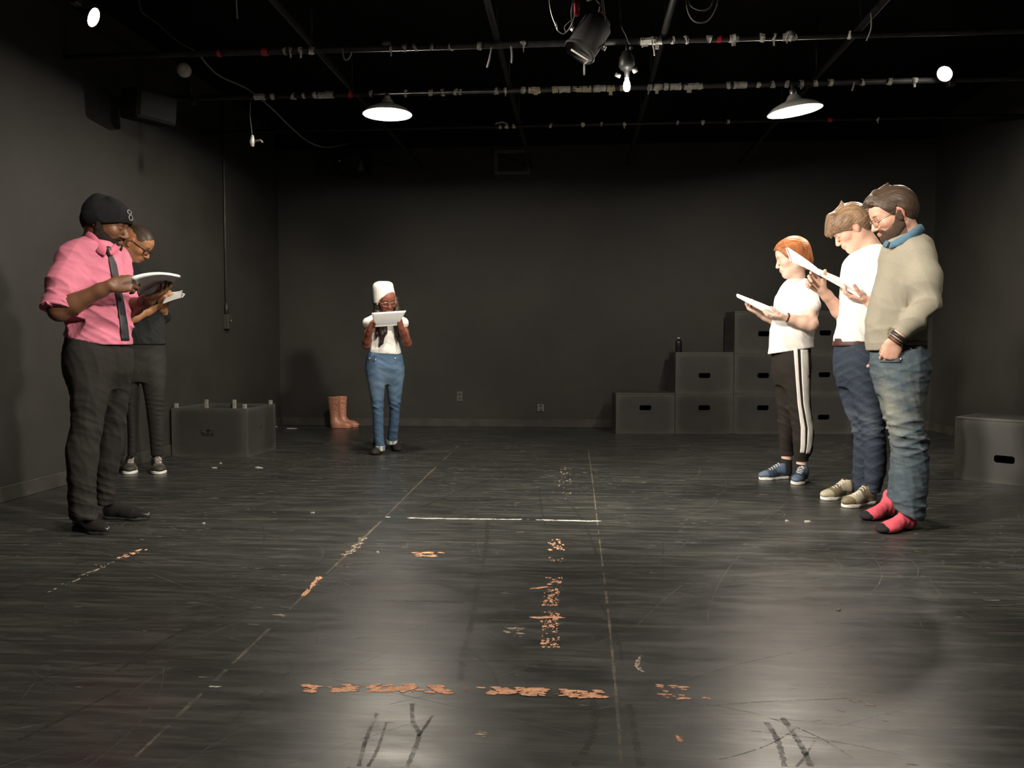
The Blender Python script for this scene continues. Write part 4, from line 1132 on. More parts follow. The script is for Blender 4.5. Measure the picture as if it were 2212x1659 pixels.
def hair_cap(H, parent, col, hl, thick=0.012, extra=(), strands=0.003, freq=230, minus=(), h=0.0034, seed=1, flow=(0.3, 0.2, 1.0), name='hair', cols=None):
    s = H.s; pts = [H.P(a, b, c) for a in (-.15, .15) for b in (-.12, .12) for c in (-.18, .17)]
    P = np.array(pts); v = Vol(P.min(0), P.max(0), h)
    t = thick / s
    v.ell(H.P(-.014, 0, .036), [(.098 + t) * s, (.077 + t * .8) * s, (.084 + t) * s], 0, H.R)
    v.ell(H.P(-.030, 0, .006), [(.076 + t) * s, (.070 + t * .8) * s, (.072 + t) * s], .02, H.R)
    v.ell(H.P(.036, 0, .045), [(.048 + t) * s, (.058 + t * .8) * s, (.045 + t) * s], .03 * s, H.R)
    X, Y, Z = v._grid((slice(None),) * 3); f_, l, u = H.inv(X, Y, Z)
    line = np.interp(f_, [a for a, b in hl], [b for a, b in hl]).astype(np.float32)
    # temples sit lower than the middle of the forehead
    line = line - .018 * np.clip((np.abs(l) - .045) / .03, 0, 1) * (f_ > .03)
    v.D = np.maximum(v.D, ((line - u) * .75 * s).astype(np.float32))
    for e in extra:
        if e[0] == 'e': v.ell(H.P(*e[1]), [a * s for a in e[2]], e[3] * s, H.R)
        else: v.cone(H.P(*e[1]), H.P(*e[2]), e[3] * s, e[4] * s, e[5] * s)
    for e in minus: v.ell(H.P(*e[1]), [a * s for a in e[2]], e[3] * s, H.R, 's')
    if strands > 0:
        fl = nrm(flow); a = nrm(np.cross(fl, (0.2, 1, 0.1))); b = np.cross(fl, a)
        def g(X, Y, Z):
            f_, l, u = H.inv(X, Y, Z)
            p = f_ * a[0] + l * a[1] + u * a[2]; q = f_ * b[0] + l * b[1] + u * b[2]; w = f_ * fl[0] + l * fl[1] + u * fl[2]
            m = np.sin(p * 61 + q * 47 + w * 9 + seed)
            return -strands * (.45 * np.sin((p + .25 * q) * freq * 2.3 + 3 * np.sin(w * 22 + seed)) + .45 * np.sin((q - .2 * p) * freq * 2.0 + 3 * np.sin(w * 19 + 1)) + 0.6 * np.sin(p * freq * .5 + q * freq * .42 + 3.5 * np.sin(w * 13) + m))
        v.disp(g)
    c0 = np.array(col)
    def cf(X, Y, Z):
        f_, l, u = H.inv(X, Y, Z)
        n = 0.5 + 0.25 * np.sin(l * 520 + 5 * np.sin(f_ * 26 + u * 20)) + 0.25 * np.sin(l * 240 + f_ * 60 + 3 * np.sin(u * 31))
        k = (0.75 + 0.5 * n)[:, None]
        return c0 * k if cols is None else cols(f_, l, u, c0 * k)
    return v.build(name, MT['hair'], parent, cf)

def sculpt_hand(v, W, d, n, t, size=1.0, curl=(25, 30, 20), curls=None, thumb=(0.5, 0.75, 0.35), thumb_bend=0.25, spread=1.0, fr=1.0):
    """W wrist, d towards the knuckles, n out of the palm, t towards the thumb side"""
    d = nrm(d); n = nrm(np.array(n) - d * np.dot(n, d)); t = nrm(np.array(t) - d * np.dot(t, d) - n * np.dot(t, n)); s = size; W = np.array(W, float)
    base = [(.088, .030), (.092, .010), (.087, -.011), (.077, -.029)]; ln = [.070, .078, .072, .056]; rad = [.0092, .0095, .0090, .0080]
    v.ell(W + d * .048 * s + n * .002, [.050 * s, .038 * s, .015 * s], .012, np.stack([d, t, n], 1))
    for i, ((b, o), L, r) in enumerate(zip(base, ln, rad)):
        K = W + d * b * s + t * o * s; r = r * s * fr
        v.cone(W + d * .012 * s + t * o * .62 * s, K, .0125 * s, r * 1.15, .014 * s)
        cu = (curls[i] if curls else curl); a = 0; p = K; dd = nrm(d + t * o * 3.0 * spread)
        for j, (f, rr) in enumerate(((.46, 1.0), (.30, .92), (.24, .80))):
            a += math.radians(cu[j]); e = dd * math.cos(a) + n * math.sin(a); q = p + e * L * f * s
            v.cone(p, q, r * rr * 1.02, r * rr * .93, .0035 * s); p = q
    p = W + d * .022 * s + t * .024 * s; dd = nrm(d * thumb[0] + t * thumb[1] + n * thumb[2])
    v.cone(W + d * .008 * s + t * .008 * s, p + dd * .01 * s, .015 * s, .0155 * s, .012 * s)
    for j, (L, r) in enumerate(((.042, .0130), (.032, .0112), (.027, .0098))):
        q = p + dd * L * s; v.cone(p, q, r * s * fr, r * .93 * s * fr, .006 * s); p = q
        dd = nrm(dd + n * thumb_bend + d * thumb_bend * .8 - t * thumb_bend * .5)
def sculpt_arm(v, S, E, Wr, rs=(.050, .042, .044, .027), flat=1.0):
    S, E, Wr = map(np.array, (S, E, Wr)); m = E + (Wr - E) * .28
    v.chain([S, S + (E - S) * .45, E], [rs[0], rs[0] * .96, rs[1]], .02)
    v.chain([E, m, E + (Wr - E) * .8, Wr], [rs[1], rs[2], rs[3] * 1.12, rs[3]], .02)
def arm_volume(fig, S, E, W, tip, h=0.0033, pad=0.075, whole=False):
    pts = [E, W, tip] + ([S] if whole else [np.array(E) + (np.array(S) - np.array(E)) * .45])
    return fig.vol(pts, pad, h)

def finish_body(fig, core_rows, legs, arrs, color, inset=0.022, name='body', mat='skin', arms=(), arm_r=.042):
    v = fig.rowvol([core_rows] + legs, 0.012, 0.14)
    v.col([(z, x, y, rx - inset if rx > inset * 2 else rx * .5, ry - inset if ry > inset * 2 else ry * .5) for z, x, y, rx, ry in core_rows], k=0)
    for L in legs: v.col([(z, x, y, max(.02, rx - inset), max(.02, ry - inset)) for z, x, y, rx, ry in L], k=.03)
    for S, E in arms: v.cone(S, np.array(S) + (np.array(E) - np.array(S)) * .6, arm_r, arm_r * .88, .02)
    return build_arrays(name, [v.mesh_arrays()] + [a.mesh_arrays() for a in arrs], MT[mat], fig.e, color)

def drape(v, pts, name, mat, parent, off=0.002, thick=0.002, fig=None, n_across=5, default_y=None, close=False):
    """a strip laid on the side of the sculpted surface that faces -y; pts = [(xL, xR, z)] in local metres"""
    top = []; m = len(pts)
    for xL, xR, z in pts:
        row = []
        for k in range(n_across):
            x = xL + (xR - xL) * k / (n_across - 1); y = v.surf_y(x, z)
            row.append([x, y, z])
        ys = [r[1] for r in row if r[1] is not None]
        fb = (sum(ys) / len(ys)) if ys else (top[-1][0][1] if top else (default_y or 0))
        for r in row:
            if r[1] is None: r[1] = max(ys) if ys else fb
            r[1] -= off
        top.append(row)
    # light smoothing along the strip
    for _ in range(2):
        Y = [[c[1] for c in r] for r in top]
        for i in range(m):
            for k in range(n_across):
                a = Y[max(i - 1, 0)][k]; b = Y[min(i + 1, m - 1)][k]
                top[i][k][1] = min(Y[i][k], (a + b + 2 * Y[i][k]) / 4)
    V = [tuple(c) for r in top for c in r]; nb = len(V); V += [(x, y + off + thick, z) for x, y, z in V]
    Fc = []; A = n_across
    for i in range(m - 1):
        for k in range(A - 1):
            a = i * A + k; Fc.append((a, a + 1, a + A + 1, a + A)); Fc.append((nb + a, nb + a + A, nb + a + A + 1, nb + a + 1))
        for k0, s_ in ((0, 1), (A - 1, -1)):
            a = i * A + k0; f = (a, a + A, nb + a + A, nb + a); Fc.append(f if s_ == 1 else f[::-1])
    for i0, s_ in ((0, 1), ((m - 1) * A, -1)):
        for k in range(A - 1):
            a = i0 + k; f = (a, nb + a, nb + a + 1, a + 1); Fc.append(f if s_ == 1 else f[::-1])
    me = mesh(name, V, Fc, smooth=True); return link(name, me, mat, parent)
def lerp_rows(pts, n):
    """pts = [(v,uL,uR)] -> denser list"""
    vs = np.array([p[0] for p in pts], float); t = np.linspace(vs[0], vs[-1], n)
    return [(float(a), float(np.interp(a, vs, [p[1] for p in pts])), float(np.interp(a, vs, [p[2] for p in pts]))) for a in t]
def drape_px(fig, v, pts, n, name, mat, y=0.0, **k):
    L = []
    for vv, a, b in lerp_rows(pts, n):
        A, B = fig.px(a, vv, y), fig.px(b, vv, y); L.append((A[0], B[0], A[2]))
    return drape(v, L, name, mat, fig.e, **k)

def shoe(fig, heel, toe, kind, label=None, W=0.095, z0=0.0, col=(0.5, 0.5, 0.5), col2=None, ankle=None, L=None):
    """heel/toe are photographed floor points; builds shoe > sole, laces"""
    A, B = fig.fl(*heel), fig.fl(*toe); d = B - A; Ln = L or float(np.linalg.norm(d)); rz = math.atan2(d[1], d[0])
    ctr = (A + B) / 2; A = ctr - nrm(d) * Ln / 2
    v = Vol((-0.05, -0.08, -0.01), (Ln + 0.05, 0.08, 0.16), 0.0045)
    k = Ln / 0.29
    w = W / 2
    if kind == 'sock':
        v.cone((.042 * k, 0, .040), (.036 * k, 0, .12), .036, .038, .02); v.ell((.042 * k, 0, .032), (.045 * k, .033, .034), .02)
        v.cone((.06 * k, 0, .060), (.19 * k, 0, .030), .040, .030, .03)
        v.ell((.20 * k, 0, .026), (.075 * k, w * .98, .027), .03); v.ell((.235 * k, -.006, .020), (.048 * k, w * .85, .019), .02)
        v.disp(folds(3, [(1, 0, 0.3)], 70, 0.003)); v.cut_below(0.001)
    elif kind == 'dress':
        v.ell((.05 * k, 0, .045), (.052 * k, .034, .045), .02); v.cone((.07 * k, 0, .06), (.17 * k, 0, .040), .036, .030, .03)
        v.ell((.20 * k, 0, .030), (.095 * k, w * .92, .026), .03); v.cone((.20 * k, 0, .024), (Ln - .014, 0, .022), w * .75, .012, .02)
        v.cut_below(0.014)
    else:
        v.ell((.050 * k, 0, .050), (.052 * k, .037, .052), .02); v.cone((.055 * k, 0, .07), (.065 * k, 0, .095), .036, .038, .02)
        v.cone((.08 * k, 0, .068), (.19 * k, 0, .040), .037, .032, .03); v.cone((.115 * k, 0, .085), (.15 * k, 0, .070), .020, .018, .02)
        v.ell((.215 * k, 0, .036), (.082 * k, w * .97, .031), .03); v.cut_below(0.016)
        v.ell((.062 * k, 0, .125), (.036, .026, .032), .006, op='s')
    c1 = np.array(col); c2 = np.array(col2 if col2 is not None else col)
    def cf(X, Y, Z):
        x = X / k
        if kind == 'sock':
            m = ((x > .243 + .012 * np.sin(Y * 60)) | ((x < .035) & (Z < .05)) | (Z < .008)).astype(float)
        else:
            m = (((x > .07) & (x < .15) & (Z > .045 + .15 * (x - .07))) | (x < .045) | (x > .235)).astype(float)
        return c1 * (1 - m[:, None]) + c2 * m[:, None]
    name = {'sock': 'sock', 'dress': 'dress_shoe', 'trainer': 'trainer'}[kind]
    mat = MT['leather'] if kind == 'dress' else MT['cotton'] if kind == 'sock' else MT['shoe']
    o = v.build(name, mat, fig.e, cf)
    o.location = (A[0], A[1], z0); o.rotation_euler = (0, 0, rz)
    if label: o['label'] = label
    if kind != 'sock':
        s = Vol((-0.03, -0.08, -0.01), (Ln + 0.03, 0.08, 0.05), 0.0045)
        hh = .020 if kind == 'trainer' else .014
        s.cone((.045 * k, 0, .012), (.14 * k, 0, .012), .040, .034, 0); s.cone((.14 * k, 0, .012), (.215 * k, 0, .012), .034, w, .02)
        s.cone((.215 * k, 0, .012), ((.245 if kind == 'trainer' else .262) * k, -.002, .012), w, w * (.86 if kind == 'trainer' else .5), .02)
        s.cut_below(0.0)
        Xg = s.ax[0][:, None, None]; Zg = s.ax[2][None, None, :]
        toe_up = hh + .010 * np.clip((Xg - .22 * k) / .06, 0, 1) + .008 * np.clip((.06 - Xg) / .06, 0, 1)
        s.D = np.maximum(s.D, (Zg - toe_up).astype(np.float32))
        s.build('sole', MT['rubber_white'] if kind == 'trainer' else MT['rubber_dark'], o)
        if kind == 'trainer':
            mb = MB()
            for i in range(5):
                x = (.105 + .022 * i) * k; z = v_top(v, x) + .001
                mb.tube([(x - .006, -.024, z - .012), (x, -.008, z + .002), (x + .004, .010, z + .002), (x + .008, .024, z - .012)], .0028, 5)
            l = mb.build('laces', MT['rubber_white'] if kind == 'trainer' else MT['rubber_dark'], o); l['kind'] = 'stuff'
    return o
def v_top(v, x, y=0.0):
    i = int(round((x - v.lo[0]) / v.h)); j = int(round((y - v.lo[1]) / v.h)); c = v.D[i, j]; w = np.nonzero(c < 0)[0]
    return float(v.ax[2][w[-1]]) if len(w) else 0.05
def band(fig, prs, name, mat, parent, thick=.004, color=None, nsub=6):
    """a cloth band between a top and a bottom curve, pairs of (u,v,y) points"""
    T_ = spline([Vector(fig.px(*a)) for a, b in prs], nsub); B_ = spline([Vector(fig.px(*b)) for a, b in prs], nsub); V = []; n = len(T_)
    for i in range(n):
        t = (T_[min(i + 1, n - 1)] - T_[max(i - 1, 0)]); d = B_[i] - T_[i]; m = t.cross(d).normalized() * thick
        mid = (T_[i] + B_[i]) / 2 + m * .6
        V += [T_[i] + m, mid + m, B_[i] + m, B_[i] - m, mid - m, T_[i] - m]
    F_ = []
    for i in range(n - 1):
        for k in range(6): a = i * 6 + k; b = i * 6 + (k + 1) % 6; F_.append((a, b, b + 6, a + 6))
    F_.append(tuple(range(6))[::-1]); F_.append(tuple((n - 1) * 6 + k for k in range(6)))
    me = mesh(name, V, F_, True)
    if color is not None:
        at = me.attributes.new('Col', 'FLOAT_COLOR', 'POINT'); at.data.foreach_set('color', np.tile(np.array(list(color) + [1], np.float32), len(V)))
    return link(name, me, mat, parent)
def glasses(H, parent, mat, r=0.021, rim=0.0022, square=1.0, drop=0.0):
    mb = MB(); P = lambda f, l, u: tuple(H.P(f, l, u))
    for q in (-1, 1):
        pts = []
        for i in range(17):
            a = 2 * math.pi * i / 16; e = 2.0 / (2.0 + square)
            cx, sx = math.cos(a), math.sin(a)
            x = math.copysign(abs(cx) ** e, cx) * r * 1.15; z = math.copysign(abs(sx) ** e, sx) * r * .85
            pts.append(P(.101 - .010 * abs(x + .02) / .04 * (1 if q else 0), q * (.0325 + x), z - .004 - drop))
        mb.tube(pts, rim * H.s, 6, cap=False)
        mb.tube([P(.094, q * .056, .006 - drop), P(.05, q * .074, .008 - drop * .5), P(-.005, q * .086, .010), P(-.022, q * .086, -.008)], rim * .9 * H.s, 6)
    mb.tube([P(.103, -.010, .004 - drop), P(.106, 0, .008 - drop), P(.103, .010, .004 - drop)], rim * H.s, 6)
    return mb.build('glasses', mat, parent)

def paper(fig, corners, label, thick=0.006, sag=0.0, nu=14, nv=8, name='script', lift=None, cover=None, bow=0.0, cat='script', group=None):
    """a wad of pages spanning 4 corners (given in the figure's frame), as a thing of its own in the room"""
    M4 = Matrix.Translation(fig.O) @ Matrix.Rotation(fig.rz, 4, 'Z')
    c = [M4 @ Vector(tuple(map(float, p))) for p in corners]; ctr = sum(c, Vector()) / 4
    e = empty(name, ctr, label, cat, group)
    nrm_ = (c[1] - c[0]).cross(c[3] - c[0]).normalized()
    if nrm_.z < 0: nrm_ = -nrm_
    def S(a, b, off):
        p = c[0] * (1 - a) * (1 - b) + c[1] * a * (1 - b) + c[2] * a * b + c[3] * (1 - a) * b
        return p + nrm_ * (off + sag * 4 * a * (1 - a) + bow * 4 * b * (1 - b)) - ctr
    def slab(nm, mat, z0, z1, a0=0, a1=1, b0=0, b1=1, curl=0.0):
        V = []; F_ = []
        for zz in (z0, z1):
            for i in range(nu + 1):
                for j in range(nv + 1):
                    a = a0 + (a1 - a0) * i / nu; b = b0 + (b1 - b0) * j / nv
                    V.append(tuple(S(a, b, zz + curl * (a ** 3) * (b ** 2))))
        n1 = (nu + 1) * (nv + 1); J = nv + 1
        for i in range(nu):
            for j in range(nv):
                a = i * J + j; F_.append((a, a + 1, a + J + 1, a + J)); F_.append((n1 + a, n1 + a + J, n1 + a + J + 1, n1 + a + 1))
        for i in range(nu):
            for j0 in (0, nv):
                a = i * J + j0; F_.append((a, a + J, n1 + a + J, n1 + a))
        for j in range(nv):
            for i0 in (0, nu):
                a = i0 * J + j; F_.append((a, n1 + a, n1 + a + 1, a + 1))
        return link(nm, mesh(nm, V, F_, True), mat, e)
    slab('page_stack', MT['paper'], 0, thick)
    slab('top_page', MT['paper'], thick + .0015, thick + .0025, 0.0, 0.985, 0.01, 1.0, lift or .02)
    if cover: slab('cover', cover, -.004, -.0005)
    return e
# ------------------------------------------------------------------ the people
def denim_col(base, fade, z_mid, w, seed=0, amt=1.0):
    b = np.array(base); f = np.array(fade)
    def c(X, Y, Z):
        m = np.exp(-((Z - z_mid) / w) ** 2) * (.55 + .25 * np.sin(X * 40 + Z * 11 + seed) + .2 * np.sin(Z * 63 + X * 21)) * amt
        m = np.clip(m + .12 * np.sin(Z * 95 + 3 * np.sin(X * 25 + seed)), 0, 1)[:, None]
        return b * (1 - m) + f * m
    return c
MT['denim_dark_rims'] = simple('thin_dark_rims', (0.03, 0.02, 0.018), 0.4)
MT['gold_rims'] = simple('thin_metal_rims', (0.40, 0.28, 0.20), 0.35, 0.6)
MT['belt'] = simple('brown_leather_belt', (0.06, 0.022, 0.018), 0.5)
MT['tie'] = simple('charcoal_tie', (0.018, 0.018, 0.022), 0.5, bmp=0.3)
MT['white_trim'] = simple('white_stripe_cloth', (0.80, 0.78, 0.74), 0.85, var=0.03)
MT['black_cuff'] = simple('black_rib_cuff', (0.012, 0.011, 0.011), 0.9)

# ---------- man in the pink shirt
def man_pink():
    g = Fig(205, 1142, 'person in pink shirt, dark tie and black beanie reading pages at the left')
    tr = g.rows([(508, 190, 236, .03, .06), (515, 168, 246, .02, .095), (524, 146, 254, .0, .13), (545, 124, 264, .0, .15), (580, 120, 273, .0, .155), (620, 124, 279, .0, .15),
                 (660, 131, 283, .0, .145), (700, 138, 285, .0, .145), (728, 139, 287, .0, .15), (758, 143, 284, .0, .147)])
    pel = g.rows([(728, 143, 283, .01, .135), (760, 136, 286, .01, .145), (800, 137, 283, .02, .14), (838, 150, 262, .03, .10)])
    nl = g.rows([(780, 137, 238, -.03, .12), (846, 149, 238, -.05, .105), (880, 151, 232, -.06, .095), (925, 150, 224, -.065, .09), (965, 140, 217, -.07, .09), (1032, 144, 211, -.075, .09), (1085, 146, 210, -.08, .09), (1122, 150, 214, -.08, .095)], ank=-.03)
    fl_ = g.rows([(780, 200, 285, .07, .12), (846, 210, 281, .10, .10), (880, 212, 277, .12, .095), (925, 209, 272, .15, .085), (965, 205, 268, .17, .08), (1032, 203, 254, .20, .08), (1090, 205, 246, .21, .085)], ank=.24)
    t = g.rowvol([pel, nl, fl_], .006)
    t.col(pel, 0); t.col(nl, .05, e=2.2); t.col(fl_, .05, e=2.2)
    # press creases and stacked cloth at the shins
    zk = g.px(200, 905)[2]; zb = g.px(200, 1070)[2]
    t.disp(folds(4, [(.5, .2, .9), (.2, .1, 1)], 28, .016, lambda X, Y, Z: .25 + .8 * bell(Z, zk, .12) + 1.0 * bell(Z, zb, .14)))
    t.disp(folds(9, [(1, .2, .25)], 34, .010, lambda X, Y, Z: .7 + 0 * Z))
    t.half(g.px(200, 738), nrm(V3(.2, 0, 1)))
    t.build('trousers', MT['cotton'], g.e, (0.020, 0.0185, 0.017))
    # shirt
    S1, E1, W1 = g.px(152, 562, -.08), g.px(128, 671, -.17), g.px(238, 617, -.27)
    S2, E2, W2 = g.px(255, 556, .13), g.px(277, 668, .06), g.px(322, 648, -.14)
    c1 = S1 + (E1 - S1) * .97; c2 = S2 + (E2 - S2) * .86
    s = g.vol([g.px(90, 495, -.3), g.px(300, 760, .3)], .03, .0058)
    s.col(tr, 0, e=2.25)
    s.chain([S1 + V3(.02, .03, .01), S1 + (E1 - S1) * .4, c1], [.078, .080, .088], .05)
    w = Vol(s.lo, s.lo + s.h * (s.n - 1), s.h)
    s.cone(S2, c2, .066, .066, .04)
    ax1 = nrm(E1 - S1)
    # trim sleeve ends
    X, Y, Z = s._grid((slice(None),) * 3)
    def trim(end, ax_, r):
        d = (X - end[0]) * ax_[0] + (Y - end[1]) * ax_[1] + (Z - end[2]) * ax_[2]
        rr = np.sqrt(np.maximum((X - end[0]) ** 2 + (Y - end[1]) ** 2 + (Z - end[2]) ** 2 - d * d, 0))
        near = (rr < r) & (d > -.002) & (d < .12)
        s.D = np.where(near, np.maximum(s.D, d), s.D).astype(np.float32)
    trim(c1 + ax1 * .012, ax1, .13)
    zh = g.px(200, 735)[2]; zc = g.px(200, 690)[2]; ze = g.px(120, 650)[2]; xe = g.px(140, 600)[0]
    s.disp(folds(2, [(.55, .2, .85), (.2, .3, 1)], 30, .030, lambda X, Y, Z: .35 + .75 * bell(Z, zc, .10) + .9 * bell(Z, ze, .09) * (X < xe + .03)))
    s.disp(folds(12, [(1, .3, .5), (.7, -.4, .6)], 21, .016, lambda X, Y, Z: .8 + 0 * Z))
    s.cut_below(g.px(200, 745)[2]); s.half(g.px(200, 741), nrm(V3(-.2, 0, -1)))
    pink = np.array((0.56, 0.175, 0.25))
    so = s.build('shirt', MT['cotton'], g.e, pink)
    # rolled cuff, collar, placket
    cv = g.vol([c1], .14, .005)
    cv.cone(c1 - ax1 * .028, c1 + ax1 * .006, .088, .092, 0)
    cv.half(c1 + ax1 * .010, ax1); cv.half(c1 - ax1 * .045, -ax1)
    cv.disp(folds(31, [tuple(ax1)], 90, .008)); cv.build('rolled_cuff', MT['cotton'], so, pink)
    H = Head(g.px(229, 484, -.02), -21, 18, 1.1)
    nk = g.px(206, 522, .02)
    Ff = H.P(1, 0, 0) - H.P(0, 0, 0); Ff[2] = 0; Ff = nrm(Ff)
    band(g, [((184, 501, .06), (176, 513, .075)), ((188, 499, -.02), (181, 521, -.035)), ((199, 503, -.085), (197, 535, -.115)), ((214, 517, -.125), (211, 546, -.150)), ((231, 536, -.150), (226, 553, -.163))], 'collar', MT['cotton'], so, .005, (.50, .125, .19))
    band(g, [((235, 538, -.150), (239, 551, -.158)), ((243, 532, -.12), (250, 547, -.130)), ((250, 522, -.05), (259, 534, -.06)), ((250, 512, .03), (258, 522, .03))], 'collar', MT['cotton'], so, .005, (.50, .125, .19))
    # tie
    tiep = [(553, 231, 241), (560, 233, 245), (575, 235, 251), (610, 241, 258), (660, 252, 268), (700, 258, 275), (736, 260, 279)]
    drape_px(g, s, tiep, 26, 'tie', MT['tie'], off=.006, thick=.004, n_across=6)
    kn = g.vol([g.px(234, 546, -.12)], .06, .004); q = g.px(234, 549, 0); yy = s.surf_y(q[0], q[2]) or -.1
    q = V3(q[0], yy - .010, q[2]); kn.cone(q + V3(-.002, 0, .012), q + V3(.004, -.004, -.014), .017, .011, 0); kn.build('tie_knot', MT['tie'], g.e)
    # body
    hv = g.hvol(H, [nk], .0032)
    sculpt_head(hv, H, nk, .060, 1.25, 1.25, 1.08)
    a1 = arm_volume(g, S1, E1, W1, g.px(292, 605, -.30))
    sculpt_arm(a1, S1, E1, W1, (.052, .052, .050, .031))
    sculpt_hand(a1, W1 + nrm(W1 - E1) * .0, (1, -.12, .14), (-.05, .9, -.35), (0, .35, 1), 1.12, curls=[(38, 50, 30), (44, 55, 35), (50, 60, 35), (52, 60, 35)], thumb=(.75, .45, .55), thumb_bend=.18)
    a2 = arm_volume(g, S2, E2, W2, g.px(362, 622, -.26))
    sculpt_arm(a2, S2, E2, W2, (.048, .046, .046, .030))
    sculpt_hand(a2, W2, (.62, -.55, .42), (-.55, .1, .8), (.55, .8, .2), 1.1, curl=(14, 26, 22), thumb=(.35, .85, .5), thumb_bend=.12)
    skin = (0.140, 0.064, 0.034)
    finish_body(g, tr, [nl, fl_], [hv, a1, a2], skin_color(H, skin, (0.20, 0.085, 0.065), (.012, .009, .007), ((.018, .012, .009), .92), .5, (.01, .007, .005)), .026, arms=((S1, E1), (S2, E2)))
    beard_mesh(g, H, nk, .060, 1.25, 1.25, 1.08, .011, (.014, .010, .008))
    # beanie
    c = g.px(235, 464, .0); R_ = H.R
    bn = g.vol([g.px(185, 415, 0), g.px(290, 500, 0)], .13, .005)
    rx = (g.px(285, 464)[0] - g.px(188, 464)[0]) / 2; c[1] = H.c[1] + .005
    c = g.px(236, 472, c[1]); bn.ell(c, (rx, .116, .078), 0); cc = g.px(220, 450, c[1]); bn.ell(cc, (.070, .080, .050), .06)
    cc = g.px(210, 434, c[1]); bn.ell(cc, (.026, .034, .034), .05); cc = g.px(198, 476, c[1] + .02); bn.ell(cc, (.05, .085, .055), .05)
    p0 = g.px(238, 486, c[1]); n_ = nrm(V3(Ff[0] * .10, Ff[1] * .10, -1))
    bn.ell(H.P(-.010, 0, .040), [.112 * H.s, .090 * H.s, .094 * H.s], .02, H.R)
    bn.half(p0, n_)
    def ribs(X, Y, Z):
        a = np.arctan2(Y - c[1], X - c[0]); up = -((X - p0[0]) * n_[0] + (Y - p0[1]) * n_[1] + (Z - p0[2]) * n_[2])
        return -.0009 * np.sin(a * 60) - .006 / (1 + np.exp((up - .062) / .004)) + .010 * np.maximum(0, np.sin(a * 3 + 1 + Z * 18)) * bell(Z, c[2] + .085, .05)
    bn.disp(ribs); hat = bn.build('beanie', MT['black_cloth'], g.e)
    # pale embroidered mark on the fold
    for (u, v, r) in ((278, 463, .012), (281, 475, .014)):
        q = g.px(u, v, 0); pts = []
        for i in range(11):
            a = 2 * math.pi * i / 10; x, z = q[0] + .010 * math.cos(a), q[2] + r * math.sin(a); y = bn.surf_y(x, z)
            if y is None: y = bn.surf_y(x - .012, z) or c[1] - .05
            pts.append((x, y - .003, z))
        mb = MB(); mb.tube(pts, .0032, 6); o = mb.build('emblem', simple('grey_stitching', (.16, .16, .155), .8), hat); o['label'] = 'pale grey stitched emblem'
    # shoes
    shoe(g, (158, 1140), (238, 1156), 'dress', W=.098, L=.30); shoe(g, (226, 1119), (322, 1123), 'dress', W=.095, L=.29)
    M_ = g
    paper(g, [g.px(284, 603, -.36), g.px(390, 600, -.40), g.px(374, 615, -.14), g.px(300, 638, -.12)], 'white script held open in both hands by the person in the pink shirt', .012, sag=.020, lift=.012)
    return g
man_pink()

